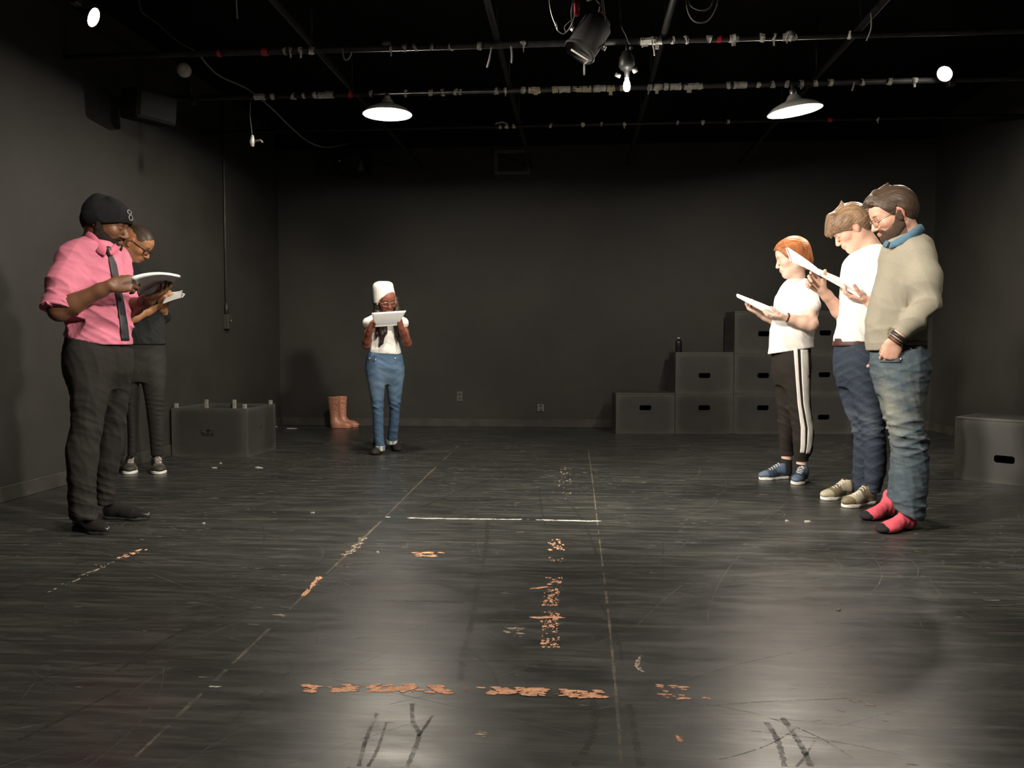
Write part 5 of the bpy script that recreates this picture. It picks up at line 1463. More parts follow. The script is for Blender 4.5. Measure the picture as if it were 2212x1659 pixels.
# ---------- man in black behind him
def man_black():
    g = Fig(322, 1020, 'person in black top, black jeans and glasses, reading just behind the pink shirt')
    tr = g.rows([(566, 262, 306, .02, .06), (576, 250, 322, .01, .10), (592, 236, 343, .0, .13), (620, 232, 352, .0, .14), (660, 238, 356, .0, .135), (700, 244, 358, .0, .135), (746, 248, 360, .0, .14)])
    pel = g.rows([(735, 254, 356, .0, .12), (770, 254, 357, .0, .125), (800, 256, 357, .0, .12), (825, 268, 350, .0, .09)])
    A_ = g.rows([(785, 298, 358, -.01, .10), (820, 304, 358, -.02, .095), (860, 312, 355, -.03, .08), (883, 315, 354, -.03, .075), (930, 321, 354, -.02, .07), (985, 326, 353, -.02, .05)], ank=.06)
    B_ = g.rows([(785, 256, 308, .03, .10), (820, 262, 301, .03, .095), (883, 272, 296, .03, .07), (930, 275, 296, .03, .065), (985, 275, 295, .03, .05)], ank=.07)
    t = g.rowvol([pel, A_, B_], .0075); t.col(pel, 0); t.col(A_, .03); t.col(B_, .03)
    zk = g.px(330, 875)[2]; zz = g.px(330, 955)[2]
    t.disp(folds(14, [(.1, .1, 1)], 60, .010, lambda X, Y, Z: .15 + bell(Z, zk, .08) + .7 * bell(Z, zz, .10)))
    t.cut_above(g.px(300, 734)[2])
    t.build('jeans', MT['denim'], g.e, denim_col((.026, .025, .024), (.040, .038, .035), zk + .28, .2, 2))
    S1, E1, W1 = g.px(262, 602, -.13), g.px(276, 690, -.18), g.px(330, 668, -.16)
    S2, E2, W2 = g.px(328, 604, .12), g.px(352, 684, .04), g.px(350, 661, -.12)
    s = g.vol([g.px(225, 555, -.25), g.px(372, 760, .25)], .02, .007)
    s.col(tr, 0, e=2.3); s.cone(S1, S1 + (E1 - S1) * .95, .068, .06, .04); s.cone(S2, E2, .070, .052, .04); s.cone(E2, E2 + (W2 - E2) * .35, .052, .045, .02)
    s.disp(folds(6, [(.4, .2, .9), (1, .1, .4)], 24, .016)); s.cut_below(g.px(300, 744)[2])
    s.build('jumper', MT['cotton'], g.e, (.020, .021, .021))
    H = Head(g.px(295, 527, .0), -20, 36, 1.15); nk = g.px(280, 580, .03)
    hv = g.hvol(H, [nk], .004); sculpt_head(hv, H, nk, .055, 1.1, 1.1)
    a1 = arm_volume(g, S1, E1, W1, g.px(352, 655, -.22), .0042); sculpt_arm(a1, S1, E1, W1, (.045, .042, .042, .028))
    sculpt_hand(a1, W1, (1, -.2, .45), (-.4, .1, .9), (0, 1, 0), 1.1, curl=(20, 30, 20))
    a2 = arm_volume(g, S2, E2, W2, g.px(362, 640, -.2), .0042); sculpt_arm(a2, S2, E2, W2, (.045, .042, .042, .029))
    sculpt_hand(a2, W2, (.25, -.75, .6), (.6, .5, .5), (-.6, .1, .5), 1.12, curl=(48, 55, 35), thumb=(.5, .6, .6), thumb_bend=.3)
    skin = (0.42, 0.195, 0.095)
    finish_body(g, tr, [A_, B_], [hv, a1, a2], skin_color(H, skin, (.38, .14, .10), (.03, .018, .012), ((.10, .05, .03), .35), .7), .028, arms=((S1, E1), (S2, E2)))
    hl = [(-.12, -.075), (-.05, -.045), (-.032, -.01), (-.01, .015), (.012, .012), (.03, .02), (.05, .045), (.07, .068), (.10, .072)]
    hair_cap(H, g.e, (.045, .030, .020), hl, .0015, strands=.0003, h=.0038, cols=lambda f, l, u, c: c + (np.array((.20, .105, .06)) - c) * np.clip(.85 - (u - .012) / .055, 0, .9)[:, None])
    glasses(H, g.e, MT['denim_dark_rims'], .021, .0030, 1.5)
    shoe(g, (334, 1006), (350, 1034), 'trainer', W=.105, L=.30, col=(.10, .085, .07), col2=(.04, .035, .03)); shoe(g, (292, 1004), (272, 1036), 'trainer', W=.105, L=.30, col=(.10, .085, .07), col2=(.04, .035, .03))
    mb = MB(); q = g.px(347, 993, -.09); mb.lathe([(0, .005), (.008, .004), (.009, 0)], 10, frame_to((0, -1, 0), q)); mb.build('lace_tag', MT['steel'], g.e)
    paper(g, [g.px(352, 657, -.30), g.px(394, 643, -.34), g.px(400, 636, -.08), g.px(362, 634, -.06)], 'white pages in a dark folder held by the person in black', .008, sag=.004, lift=.03, cover=MT['black_cloth'])
man_black()

# ---------- woman in the white beanie
def woman_beanie():
    g = Fig(832, 981, 'person in white beanie, white T-shirt and blue jeans reading by the back wall')
    tr = g.rows([(676, 822, 848, .03, .05), (681, 812, 856, .02, .075), (689, 800, 868, .01, .095), (703, 797, 868, .0, .105), (722, 800, 864, .0, .105), (742, 800, 863, .0, .10), (756, 797, 866, .0, .108), (778, 799, 867, .0, .108)])
    pel = g.rows([(757, 796, 866, .0, .10), (775, 791, 869, .0, .105), (795, 790, 873, .01, .12), (815, 793, 872, .02, .11), (830, 800, 862, .03, .08)])
    A_ = g.rows([(795, 790, 834, -.01, .105), (843, 797, 831, -.03, .085), (870, 802, 829, -.05, .08), (886, 804, 829, -.06, .075), (930, 806, 829, -.07, .06), (966, 811, 831, -.09, .052)], ank=.04)
    B_ = g.rows([(795, 829, 873, .02, .105), (843, 836, 869, .03, .09), (870, 839, 866, .03, .085), (886, 841, 864, .05, .075), (925, 839, 861, .09, .062), (955, 835, 858, .14, .055)], ank=.28)
    t = g.rowvol([pel, A_, B_], .007); t.col(pel, 0); t.col(A_, .02); t.col(B_, .015)
    zk = g.px(830, 880)[2]
    t.disp(folds(5, [(.25, .1, 1)], 46, .016, lambda X, Y, Z: .2 + bell(Z, zk, .07) + .5 * bell(Z, zk - .25, .1) + .4 * bell(Z, zk + .38, .06)))
    t.cut_above(g.px(830, 757)[2])
    jc = denim_col((.070, .125, .21), (.17, .25, .34), zk + .22, .16, 0, 1.0)
    tb = t.build('jeans', MT['denim'], g.e, jc)
    for rr, (v0, v1), lb in ((A_, (962, 973), 0), (B_, (949, 960), 1)):
        z, x, y, rx, ry = rr[-1]; c = Vol((x - .1, y - .1, z - .08), (x + .1, y + .1, z + .06), .0045)
        za, zb_ = g.px(830, v1, y)[2], g.px(830, v0, y)[2]
        c.col([(za, x, y, rx + .004, ry + .006), (zb_, x, y, rx + .006, ry + .008)], 0)
        c.build('turn_up', MT['cotton'], tb, lambda X, Y, Z: np.where((np.sin(X * 150) > .2)[:, None], np.array((.62, .60, .48)), np.array((.22, .28, .33))))
    for u in (795, 853):
        q = g.px(u + (3 if u < 800 else 0), 774); yy = t.surf_y(q[0], q[2]) or -.09; mb = MB(); mb.lathe([(0, .004), (.009, .003), (.010, 0)], 10, frame_to((0, -1, 0), (q[0], yy - .002, q[2]))); mb.build('rivet', MT['steel'], tb)
    q = g.px(810, 777); yy = t.surf_y(q[0], q[2]) or -.09; mb = MB(); mb.tube([(q[0] - .010, yy - .006, q[2] - .014), (q[0] + .012, yy - .010, q[2] + .012)], .007, 8); mb.build('key_fob', MT['steel'], g.e)
    S1, E1, W1 = g.px(799, 698, .0), g.px(792, 744, -.04), g.px(798, 713, -.20)
    S2, E2, W2 = g.px(867, 698, .0), g.px(880, 741, -.04), g.px(867, 711, -.20)
    s = g.vol([g.px(775, 668, -.15), g.px(892, 772, .15)], .02, .0062); s.col(tr, 0, e=2.2)
    s.cone(g.px(810, 691, .01), g.px(796, 698, -.01), .052, .054, .03); s.cone(g.px(858, 691, .01), g.px(870, 698, -.01), .052, .054, .03)
    s.half(g.px(830, 764, 0), (-.05, 0, -1)); s.disp(folds(8, [(.5, .1, .85), (1, 0, .3)], 26, .010, lambda X, Y, Z: .5 + .8 * bell(Z, g.px(830, 748)[2], .07)))
    s.build('t_shirt', MT['cotton'], g.e, (.82, .81, .78))
    H = Head(g.px(834, 651, -.01), -72, 16, 1.06, 4); nk = g.px(834, 682, .03)
    hv = g.hvol(H, [nk], .004); sculpt_head(hv, H, nk, .048, 1.15, 1.3, .9)
    arms = []
    for S, E, W, sd in ((S1, E1, W1, -1), (S2, E2, W2, 1)):
        a = arm_volume(g, S, E, W, W + V3(0, -.05, .09), .0042, whole=True); sculpt_arm(a, S, E, W, (.040, .037, .036, .024)); arms.append(a)
    sculpt_hand(arms[0], W1, (.30, -.25, .75), (.75, -.3, -.3), (.2, .9, .3), 1.0, curl=(52, 55, 30), thumb=(.5, .5, .5))
    sculpt_hand(arms[1], W2, (-.18, -.35, .85), (-.75, .35, 0), (.0, .9, .3), 1.02, curl=(32, 40, 30), thumb=(.5, .6, .4))
    skin = (0.235, 0.080, 0.050)
    finish_body(g, tr, [A_, B_], [hv] + arms, skin_color(H, skin, (.42, .13, .11), (.02, .012, .01), None, .7), .026, arms=((S1, E1), (S2, E2)), arm_r=.033)
    # long hair in front of the shoulders
    L = g.vol([g.px(805, 640, -.16), g.px(870, 755, .1)], .03, .005)
    L.chain([g.px(812, 645, .0), g.px(815, 668, -.02), g.px(819, 700, -.11), g.px(826, 722, -.118), g.px(824, 740, -.115), g.px(818, 750, -.112)], [.030, .034, .034, .026, .016, .005], .012)
    L.chain([g.px(819, 700, -.10), g.px(814, 722, -.110), g.px(812, 733, -.105)], [.022, .014, .004], .01)
    L.chain([g.px(832, 705, -.10), g.px(833, 718, -.112), g.px(829, 728, -.11)], [.02, .015, .006], .01)
    L.chain([g.px(854, 645, .02), g.px(857, 668, -.0), g.px(857, 700, -.10), g.px(858, 725, -.112), g.px(862, 742, -.108)], [.028, .032, .028, .018, .004], .012)
    L.disp(lambda X, Y, Z: .003 * np.sin(X * 330 + 2 * np.sin(Z * 20)) * np.sin(Y * 300))
    L.build('hair', MT['hair'], g.e, (.022, .013, .010))
    # beanie
    b = g.vol([g.px(800, 603, -.13), g.px(862, 668, .15)], .02, .005)
    ky = H.c[1] + .012
    b.col(g.rows([(662, 807, 855, ky, .112), (645, 806, 855, ky, .118), (628, 805, 852, ky, .116), (619, 805, 850, ky, .108), (612, 808, 848, ky, .09), (608, 816, 842, ky, .05)]), 0, e=2.2)
    fc = g.px(838, 677, ky - .10); b.ell(fc, (.112, .13, .150), .01, op='s')
    b.half(g.px(830, 657, ky), nrm(V3(-.1, .05, -1)))
    b.disp(lambda X, Y, Z: -.0009 * np.sin(np.arctan2(Y - ky, X - H.c[0]) * 44)); b.build('beanie', MT['knit'], g.e, (.84, .82, .76))
    glasses(H, g.e, MT['gold_rims'], .022, .0022, .3)
    q = H.P(-.004, -.086 if H.R[0, 1] > 0 else .086, -.036); 
    mb = MB(); mb.lathe([(0, .007), (.006, .004), (.007, 0), (.004, -.004)], 10, frame_to((0, -1, 0), g.px(815, 657, -.06))); mb.build('earring', MT['white_enamel'], g.e)
    shoe(g, (822, 971), (804, 990), 'sock', W=.085, L=.235, col=(.030, .028, .027), col2=(.028, .026, .025)); shoe(g, (845, 966), (868, 979), 'sock', W=.085, L=.235, col=(.030, .028, .027), col2=(.028, .026, .025))
    paper(g, [g.px(803, 677, -.31), g.px(877, 672, -.31), g.px(858, 703, -.235), g.px(810, 706, -.235)], 'white script held up to the chin by the person in the white beanie', .010, sag=0, lift=.012, bow=-.008)
woman_beanie()

# ---------- woman with auburn hair
def woman_auburn():
    g = Fig(1712, 1040, 'person in loose white top and black trousers with two white side stripes, reading')
    tr = g.rows([(603, 1702, 1742, .02, .055), (612, 1692, 1758, .0, .10), (630, 1680, 1768, .0, .14), (653, 1671, 1770, .0, .15), (680, 1668, 1768, .0, .145), (704, 1666, 1762, .0, .135), (730, 1661, 1759, .0, .155), (780, 1657, 1756, .0, .16)])
    pel = g.rows([(735, 1668, 1752, .0, .12), (765, 1667, 1750, .0, .13), (800, 1668, 1750, .0, .125), (830, 1676, 1742, .0, .08)])
    A_ = g.rows([(785, 1682, 1751, -.06, .105), (820, 1690, 1751, -.065, .10), (870, 1702, 1752, -.07, .085), (905, 1707, 1756, -.075, .08), (935, 1711, 1759, -.08, .078), (965, 1713, 1757, -.08, .07), (994, 1717, 1745, -.08, .045)], ank=.03)
    B_ = g.rows([(785, 1667, 1730, .07, .105), (850, 1673, 1722, .07, .09), (905, 1680, 1719, .07, .08), (940, 1682, 1715, .06, .065), (982, 1684, 1713, .05, .045)], ank=.13)
    t = g.rowvol([pel, A_, B_], .006); t.col(pel, 0); t.col(A_, .05); t.col(B_, .05)
    zk = g.px(1710, 905)[2]; t.disp(folds(21, [(.6, .1, .7)], 30, .016, lambda X, Y, Z: .3 + bell(Z, zk, .09) + .5 * bell(Z, zk - .2, .08)))
    t.cut_above(g.px(1700, 751)[2])
    tb = t.build('track_trousers', MT['cotton'], g.e, (.026, .022, .019))
    for k, P in enumerate(([(752, 1714, 1723), (819, 1719, 1726.5), (872, 1723, 1731), (925, 1730, 1740), (965, 1729.5, 1740), (981, 1728, 1738)], [(745, 1729, 1745.5), (819, 1732, 1748.5), (872, 1735.5, 1749), (925, 1745, 1757.5), (960, 1744, 1756), (983, 1741, 1749.5)])):
        o = drape_px(g, t, P, 46, 'side_stripe', MT['white_trim'], y=-.12, off=.0035, thick=.003, n_across=6); o['label'] = 'white side stripe on the black trouser leg'; o.parent = tb
    for L_, w_ in ((A_, (985, 995)), (B_, (973, 983))):
        z, x, y, rx, ry = L_[-1]; c = Vol((x - .1, y - .1, z - .05), (x + .1, y + .1, z + .07), .0045); c.col([(z - .003, x, y, rx + .004, ry + .004), (z + .030, x, y, rx + .006, ry + .006)], 0); c.build('ankle_cuff', MT['black_cuff'], tb)
    S1, E1, W1 = g.px(1748, 643, -.13), g.px(1752, 700, -.20), g.px(1698, 686, -.24)
    S2, E2, W2 = g.px(1735, 645, .13), g.px(1700, 706, .10), g.px(1642, 678, -.02)
    s = g.vol([g.px(1655, 596, -.24), g.px(1785, 772, .24)], .02, .006); s.col(tr, 0, e=2.15)
    s.cone(S1 + V3(-.01, .04, .01), g.px(1752, 660, -.16), .066, .066, .05); s.cone(S2, g.px(1722, 670, .14), .065, .07, .04)
    s.disp(folds(17, [(.8, .2, .35), (.3, .2, .9)], 22, .020, lambda X, Y, Z: .4 + .8 * bell(Z, g.px(1700, 730)[2], .10)))
    s.half(g.px(1708, 758, 0), nrm(V3(.16, 0, -1)))
    s.build('top', MT['cotton'], g.e, (.82, .80, .77))
    H = Head(g.px(1711, 556, .0), -173, 17, 1.1); nk = g.px(1724, 610, .02)
    hv = g.hvol(H, [nk], .0036); sculpt_head(hv, H, nk, .046, .85, 1.1, .86)
    a1 = arm_volume(g, S1, E1, W1, g.px(1664, 683, -.28), .0038); sculpt_arm(a1, S1, E1, W1, (.046, .046, .044, .026))
    sculpt_hand(a1, W1, (-1, -.05, .05), (.0, .35, .9), (0, -.9, .3), 1.0, curl=(16, 24, 20), thumb=(.8, .45, .4), thumb_bend=.15)
    a2 = arm_volume(g, S2, E2, W2, g.px(1606, 655, -.08), .0038); sculpt_arm(a2, S2, E2, W2, (.044, .042, .040, .026))
    sculpt_hand(a2, W2, (-.85, -.25, .42), (.35, -.1, .9), (0, .9, 0), 1.0, curl=(34, 42, 30), thumb=(.6, .6, .5), thumb_bend=.2)
    skin = (.74, .50, .40)
    finish_body(g, tr, [A_, B_], [hv, a1, a2] + [], skin_color(H, skin, (.62, .26, .24), (.35, .18, .10), None, .8, (.2, .12, .1)), .050, arms=((S1, E1), (S2, E2)))
    # bare ankles and short socks
    for L_, sk in ((A_, (1728, 1006)), (B_, (1697, 1000))):
        z, x, y, rx, ry = L_[-1]; c = Vol((x - .08, y - .08, 0), (x + .08, y + .08, z + .06), .004)
        c.cone((x + .004, y, z + .03), (x, y, .06), .040, .034, 0); zc = z - .045
        c2 = Vol((x - .08, y - .08, 0), (x + .08, y + .08, z + .06), .004); c2.cone((x, y, zc), (x, y, .05), .041, .044, 0)
        c.build('ankle', MT['skin'], g.e, skin); c2.build('sock', MT['black_cuff'], g.e)
    hl = [(-.14, -.11), (-.03, -.11), (-.012, -.095), (.006, -.055), (.02, -.015), (.04, .03), (.06, .062), (.075, .072), (.10, .078)]
    def hc(f, l, u, c): return c * (1 + .5 * np.exp(-((u - .08) / .03) ** 2) * (f < .03))[:, None]
    hair_cap(H, g.e, (.34, .115, .038), hl, .017, extra=[('e', (-.070, 0, -.045), (.050, .062, .062), .03), ('c', (.060, .03, .085), (.03, .075, .02), .018, .016, .02), ('c', (.060, -.03, .085), (.03, -.075, .02), .018, .016, .02)],
             strands=.0009, freq=210, flow=(-.9, 0, -.5), cols=hc, h=.004)
    mb = MB(); q = W1 + V3(.010, 0, 0)
    mb.lathe([(.031, -.006), (.034, -.003), (.034, .003), (.031, .006), (.029, 0), (.031, -.006)], 20, frame_to(W1 - E1, q)); mb.build('bracelet', MT['belt'], g.e)
    nav, nv2 = (.040, .060, .095), (.10, .14, .21)
    shoe(g, (1711, 1032), (1633, 1038), 'trainer', W=.09, L=.262, col=nav, col2=nv2); shoe(g, (1744, 1034), (1711, 1052), 'trainer', W=.09, L=.25, col=nav, col2=nv2)
    paper(g, [g.px(1592, 642, -.24), g.px(1682, 692, -.24), g.px(1700, 680, .00), g.px(1590, 638, .02)], 'white script held low by the person in striped black trousers', .012, sag=.0, lift=-.012)
woman_auburn()

# ---------- man in the white T-shirt
def man_tshirt():
    g = Fig(1872, 1086, 'person in white T-shirt, dark jeans and cream trainers bent over a long script')
    tr = g.rows([(530, 1874, 1905, .02, .065), (541, 1852, 1915, .01, .10), (553, 1832, 1926, .0, .15), (575, 1818, 1931, .0, .17), (600, 1815, 1932, .0, .17), (650, 1813, 1926, .0, .155), (696, 1808, 1918, .0, .150), (738, 1799, 1910, .0, .152), (765, 1797, 1910, .0, .152)])
    pel = g.rows([(730, 1804, 1902, .0, .13), (765, 1800, 1906, .0, .14), (800, 1802, 1908, .0, .135), (835, 1812, 1905, .0, .10)])
    A_ = g.rows([(785, 1825, 1909, -.07, .115), (846, 1838, 1911, -.075, .11), (888, 1850, 1913, -.08, .10), (930, 1860, 1914, -.08, .09), (952, 1862, 1915, -.08, .09), (1005, 1866, 1916, -.08, .085), (1060, 1868, 1903, -.08, .075)], ank=-.02)
    B_ = g.rows([(785, 1801, 1880, .08, .115), (846, 1812, 1884, .08, .11), (888, 1825, 1889, .08, .10), (920, 1838, 1892, .08, .09), (952, 1843, 1890, .08, .09), (1032, 1841, 1886, .08, .085), (1062, 1844, 1884, .08, .08)], ank=.17)
    t = g.rowvol([pel, A_, B_], .006); t.col(pel, 0); t.col(A_, .05); t.col(B_, .05)
    zk = g.px(1860, 930)[2]; zt = g.px(1860, 815)[2]
    t.disp(folds(25, [(.35, .1, 1), (-.3, .1, 1)], 42, .022, lambda X, Y, Z: .25 + bell(Z, zk, .09) + .35 * bell(Z, .12, .10) + .3 * bell(Z, zt, .07)))
    t.cut_above(g.px(1850, 744)[2])
    t.build('jeans', MT['denim'], g.e, denim_col((.032, .042, .062), (.10, .125, .16), zk + .06, .10, 1, .9))
    b = g.vol([g.px(1795, 750, -.18), g.px(1912, 734, .18)], .02, .006); b.col(g.rows([(748, 1797, 1908, .0, .150), (731, 1799, 1906, .0, .146)]), 0, e=2.1); b.build('belt', MT['belt'], g.e)
    S1, E1, W1 = g.px(1918, 578, -.17), g.px(1930, 684, -.20), g.px(1874, 650, -.16)
    S2, E2, W2 = g.px(1848, 576, .16), g.px(1826, 688, .12), g.px(1776, 626, -.04)
    s = g.vol([g.px(1790, 522, -.26), g.px(1960, 756, .26)], .02, .0062); s.col(tr, 0, e=2.2)
    s.cone(S1 + V3(-.03, .02, 0), g.px(1926, 645, -.19), .080, .074, .05); s.cone(S2, g.px(1838, 640, .15), .078, .072, .05)
    s.disp(folds(22, [(.6, .2, .6), (1, .1, .15)], 20, .020, lambda X, Y, Z: .4 + .7 * bell(Z, g.px(1850, 715)[2], .12))); s.half(g.px(1850, 739, 0), (0, 0, -1))
    s.build('t_shirt', MT['cotton'], g.e, (.84, .83, .81))
    H = Head(g.px(1838, 493, .0), -170, 36, 1.12); nk = g.px(1888, 543, .02)
    hv = g.hvol(H, [nk], .0034); sculpt_head(hv, H, nk, .056, .95, 1.0, .95)
    a1 = arm_volume(g, S1, E1, W1, g.px(1826, 635, -.24), .0036); sculpt_arm(a1, S1, E1, W1, (.050, .046, .046, .030))
    sculpt_hand(a1, W1, (-1, -.15, .25), (.22, .1, .9), (0, -.9, .2), 1.12, curls=[(22, 32, 25), (26, 34, 25), (30, 36, 25), (34, 36, 25)], thumb=(.75, .5, .55), thumb_bend=.1)
    a2 = arm_volume(g, S2, E2, W2, g.px(1735, 585, -.1), .0036); sculpt_arm(a2, S2, E2, W2, (.048, .046, .046, .029))
    sculpt_hand(a2, W2, (-.62, -.45, .62), (-.1, -.75, -.2), (.35, .1, .9), 1.15, curls=[(20, 30, 30), (40, 60, 40), (50, 65, 40), (55, 65, 40)], thumb=(.6, .7, .2), thumb_bend=.1)
    skin = (.70, .43, .33)
    finish_body(g, tr, [A_, B_], [hv, a1, a2], skin_color(H, skin, (.60, .26, .22), (.16, .09, .05), None, 1.0, (.12, .07, .05)), .028, arms=((S1, E1), (S2, E2)))
    hl = [(-.14, -.075), (-.05, -.06), (-.03, -.02), (-.018, .0), (.0, .012), (.012, -.012), (.024, -.010), (.035, .022), (.055, .030), (.08, .030), (.11, .022)]
    def hc(f, l, u, c): return c * (1 + .55 * np.exp(-((f + .05) / .05) ** 2) * (u > .0))[:, None]
    hair_cap(H, g.e, (.20, .125, .075), hl, .020, extra=[('c', (.05, .045, .105), (.112, .030, .045), .024, .014, .02), ('c', (.05, 0, .11), (.118, 0, .050), .026, .014, .02), ('c', (.05, -.045, .105), (.110, -.034, .045), .024, .014, .02),
        ('c', (.085, .035, .07), (.118, .030, .020), .014, .006, .012), ('c', (-.02, .01, .125), (-.045, .015, .152), .012, .004, .015)],
        strands=.0016, freq=190, flow=(.9, .1, -.1), cols=hc, h=.004)
    cream, ol = (.48, .43, .32), (.20, .165, .10)
    shoe(g, (1845, 1072), (1775, 1081), 'trainer', W=.098, L=.29, col=ol, col2=cream); shoe(g, (1898, 1085), (1812, 1099), 'trainer', W=.098, L=.295, col=cream, col2=ol)
    first = paper(g, [g.px(1772, 596, -.20), g.px(1856, 643, -.22), g.px(1866, 628, .04), g.px(1764, 584, .08)], 'long white script folded open in both hands of the person in white T-shirt', .012, sag=.0, lift=.004)
    p = paper(g, [g.px(1772, 597, -.20), g.px(1708, 566, -.16), g.px(1697, 537, .10), g.px(1764, 582, .08)], 'turned back half of the script, in front of the auburn hair', .008, sag=.006, lift=.004)
    for ch in list(p.children):
        ch.parent = first; ch.location = p.location - first.location
    bpy.data.objects.remove(p)
man_tshirt()

# ---------- man in the grey jumper and pink socks
def man_jumper():
    g = Fig(1950, 1138, 'person in grey-green jumper, faded jeans, glasses and pink socks, hand in pocket')
    tr = g.rows([(506, 1944, 1992, .05, .075), (513, 1930, 2004, .04, .11), (527, 1909, 2017, .01, .145), (550, 1899, 2022, .0, .165), (590, 1893, 2024, .0, .17), (633, 1882, 2018, .0, .17), (684, 1871, 2010, .0, .165), (730, 1868, 2004, .0, .158), (770, 1874, 2000, .0, .155)])
    pel = g.rows([(740, 1880, 2000, .0, .14), (775, 1878, 2008, .0, .15), (810, 1882, 2006, .0, .15), (850, 1893, 1998, .0, .11)])
    A_ = g.rows([(795, 1898, 2007, -.05, .135), (846, 1903, 2001, -.06, .125), (888, 1911, 1995, -.07, .11), (925, 1920, 1999, -.08, .105), (955, 1924, 2006, -.08, .105), (979, 1927, 2008, -.08, .105), (1040, 1927, 2008, -.08, .105), (1085, 1926, 2003, -.08, .105), (1126, 1930, 1997, -.08, .10)], ank=-.04)
    B_ = g.rows([(795, 1883, 1975, .08, .13), (846, 1893, 1972, .08, .12), (888, 1902, 1970, .09, .11), (941, 1918, 1972, .09, .10), (979, 1922, 1972, .10, .10), (1032, 1918, 1968, .10, .10), (1082, 1913, 1962, .10, .10), (1110, 1912, 1960, .10, .10)], ank=.24)
    t = g.rowvol([pel, A_, B_], .0058); t.col(pel, 0); t.col(A_, .05, e=2.1); t.col(B_, .05, e=2.1)
    zk = g.px(1960, 945)[2]; zt = g.px(1960, 800)[2]
    t.disp(folds(33, [(.25, .1, 1), (-.35, .1, .9)], 44, .026, lambda X, Y, Z: .22 + 1.0 * bell(Z, zk, .10) + .5 * bell(Z, .13, .09) + .35 * bell(Z, zt, .08)))
    t.disp(folds(34, [(1, .2, .3)], 26, .012))
    t.cut_above(g.px(1940, 744)[2]); t.half(g.px(1950, 1104, -.05), nrm(V3(-.42, 0, -1)))
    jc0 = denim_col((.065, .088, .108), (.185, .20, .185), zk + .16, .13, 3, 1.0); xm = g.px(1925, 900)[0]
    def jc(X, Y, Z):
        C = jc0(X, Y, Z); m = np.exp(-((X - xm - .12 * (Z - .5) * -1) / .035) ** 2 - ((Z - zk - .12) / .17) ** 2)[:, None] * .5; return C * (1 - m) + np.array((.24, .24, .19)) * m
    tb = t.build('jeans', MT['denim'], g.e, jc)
    # back pocket edge and rivet
    q = g.px(1946, 775); yy = t.surf_y(q[0], q[2]) or -.15; mb = MB(); mb.lathe([(0, .004), (.006, .003), (.007, 0)], 10, frame_to((0, -1, 0), (q[0], yy - .003, q[2]))); mb.build('rivet', MT['steel'], tb)
    drape_px(g, t, [(772, 1905, 1944), (776, 1903, 1946), (781, 1902, 1945)], 5, 'pocket_edge', simple('pocket_seam', (.065, .085, .10), .9), off=.007, thick=.006).parent = tb
    S1, E1, W1 = g.px(1988, 556, -.15), g.px(2004, 655, -.20), g.px(1937, 733, -.20)
    S2, E2, W2 = g.px(1935, 570, .16), g.px(1925, 690, .22), g.px(1925, 772, .20)
    s = g.vol([g.px(1860, 490, -.32), g.px(2042, 768, .30)], .02, .0058); s.col(tr, 0, e=2.2)
    s.chain([S1 + V3(-.01, .03, .0), S1 + (E1 - S1) * .5, E1], [.085, .078, .066], .05)
    s.chain([E1, E1 + (W1 - E1) * .5, W1 - nrm(W1 - E1) * .035], [.066, .058, .044], .03)
    s.chain([S2, E2, W2], [.075, .06, .045], .04)
    ax_ = nrm(W1 - E1); c = W1 - ax_ * .032
    X, Y, Z = s._grid((slice(None),) * 3); d = (X - c[0]) * ax_[0] + (Y - c[1]) * ax_[1] + (Z - c[2]) * ax_[2]
    rr = np.sqrt((X - c[0]) ** 2 + (Y - c[1]) ** 2 + (Z - c[2]) ** 2); near = (rr < .075) & (Y < c[1] + .05)
    s.D = np.where(near, np.maximum(s.D, d), s.D).astype(np.float32)
    s.half(g.px(1940, 753, 0), (0.03, 0, -1))
    s.disp(folds(41, [(.5, .2, .7), (.9, .1, .3)], 19, .020, lambda X, Y, Z: .35 + .6 * bell(Z, g.px(1940, 700)[2], .12) + .5 * bell(Z, E1[2], .08) * (X > g.px(1960, 650)[0])))
    so = s.build('jumper', MT['knit'], g.e, (.275, .255, .205))
    hb = g.vol([g.px(1866, 760, -.2), g.px(2008, 738, .2)], .02, .0055); zb_ = g.px(1940, 755)[2]
    hb.col([(z, x, y, rx + .004, ry + .004) for z, x, y, rx, ry in tr[-2:]], 0, e=2.2); hb.half((0, 0, zb_ + .045), (0, 0, 1)); hb.half((0, 0, zb_), (0.03, 0, -1))
    hb.disp(lambda X, Y, Z: -.0012 * np.sin(np.arctan2(Y, X) * 110)); hb.build('hem_band', MT['knit'], so, (.255, .235, .19))
    H = Head(g.px(1928, 464, .0), -163, 24, 1.12); nk = g.px(1968, 515, .04)
    hv = g.hvol(H, [nk], .0032); sculpt_head(hv, H, nk, .058, 1.05, .9, 1.0)
    a1 = arm_volume(g, S1, E1, W1, g.px(1912, 790, -.26), .0034); sculpt_arm(a1, S1, E1, W1, (.050, .044, .044, .031))
    sculpt_hand(a1, W1, (-.34, .26, -.90), (.1, 1, .1), (-.9, 0, .35), 1.15, curl=(42, 40, 30), thumb=(.85, .3, .5), thumb_bend=.2)
    a2 = arm_volume(g, S2, E2, W2, g.px(1886, 805, .12), .005); sculpt_arm(a2, S2, E2, W2, (.05, .044, .044, .03))
    sculpt_hand(a2, W2, (-.35, -.05, -1), (0, -.9, .1), (-.9, 0, 0), 1.08, curl=(20, 25, 20))
    skin = (.62, .36, .27)
    finish_body(g, tr, [A_[:-1], B_[:-1]], [hv, a1, a2], skin_color(H, skin, (.52, .20, .17), (.05, .03, .02), ((.10, .065, .045), .75), 1.3, (.05, .03, .02)), .050, arms=((S1, E1), (S2, E2)))
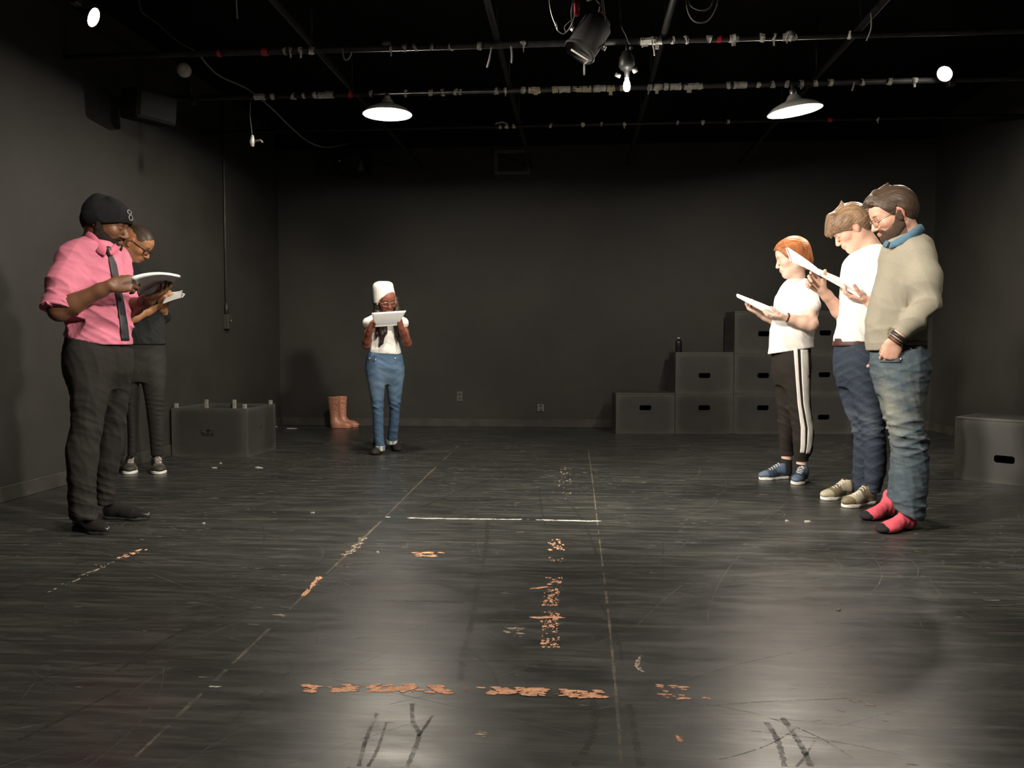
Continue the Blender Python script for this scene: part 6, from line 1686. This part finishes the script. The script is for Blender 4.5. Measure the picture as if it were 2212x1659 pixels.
    beard_mesh(g, H, nk, .058, 1.05, .9, 1.0, .0045, (.062, .041, .030), rough=.0009)
    hl = [(-.14, -.085), (-.05, -.07), (-.034, -.035), (-.022, .012), (-.004, .032), (.010, .000), (.022, -.005), (.032, .026), (.048, .050), (.065, .074), (.085, .082), (.11, .086)]
    hair_cap(H, g.e, (.058, .037, .025), hl, .017, extra=[('c', (.06, .035, .105), (.085, .028, .098), .020, .014, .02), ('c', (.06, -.035, .105), (.085, -.028, .098), .020, .014, .02), ('c', (.03, 0, .125), (.085, 0, .105), .020, .014, .02), ('c', (-.01, 0, .13), (-.04, 0, .148), .016, .005, .02)],
        strands=.0015, freq=200, flow=(.6, .1, .6), h=.004)
    glasses(H, g.e, MT['gold_rims'], .021, .0016, .8)
    band(g, [((1991, 487, .06), (1996, 502, .08)), ((1984, 485, -.03), (1990, 504, -.045)), ((1968, 497, -.09), (1972, 516, -.115)), ((1948, 511, -.125), (1948, 529, -.150)), ((1924, 524, -.14), (1920, 538, -.155))], 'shirt_collar', MT['denim'], g.e, .005, (.085, .165, .235))
    band(g, [((1921, 522, -.13), (1914, 535, -.135)), ((1916, 520, -.06), (1909, 533, -.06)), ((1918, 514, .04), (1910, 526, .05))], 'shirt_collar', MT['denim'], g.e, .005, (.085, .165, .235))
    for i, (off, r) in enumerate(((.002, .036), (.014, .037))):
        mb = MB(); fm = frame_to(ax_, W1 + ax_ * off); mb.lathe([(r, -.005), (r + .004, -.002), (r + .004, .003), (r, .005), (r - .002, 0), (r, -.005)], 20, fm); mb.build('bracelet', MT['belt'], g.e)
    mb = MB(); fm = frame_to(ax_, W1 - ax_ * .018); mb.lathe([(.040, -.010), (.045, -.008), (.045, .008), (.040, .010), (.038, 0), (.040, -.010)], 20, fm); mb.build('watch_strap', MT['black_metal'], g.e)
    pk = (.74, .115, .155)
    shoe(g, (1945, 1110), (1847, 1129), 'sock', W=.098, L=.29, col=pk, col2=(.02, .018, .02)); shoe(g, (1987, 1138), (1880, 1157), 'sock', W=.10, L=.285, col=pk, col2=(.02, .018, .02))
man_jumper()
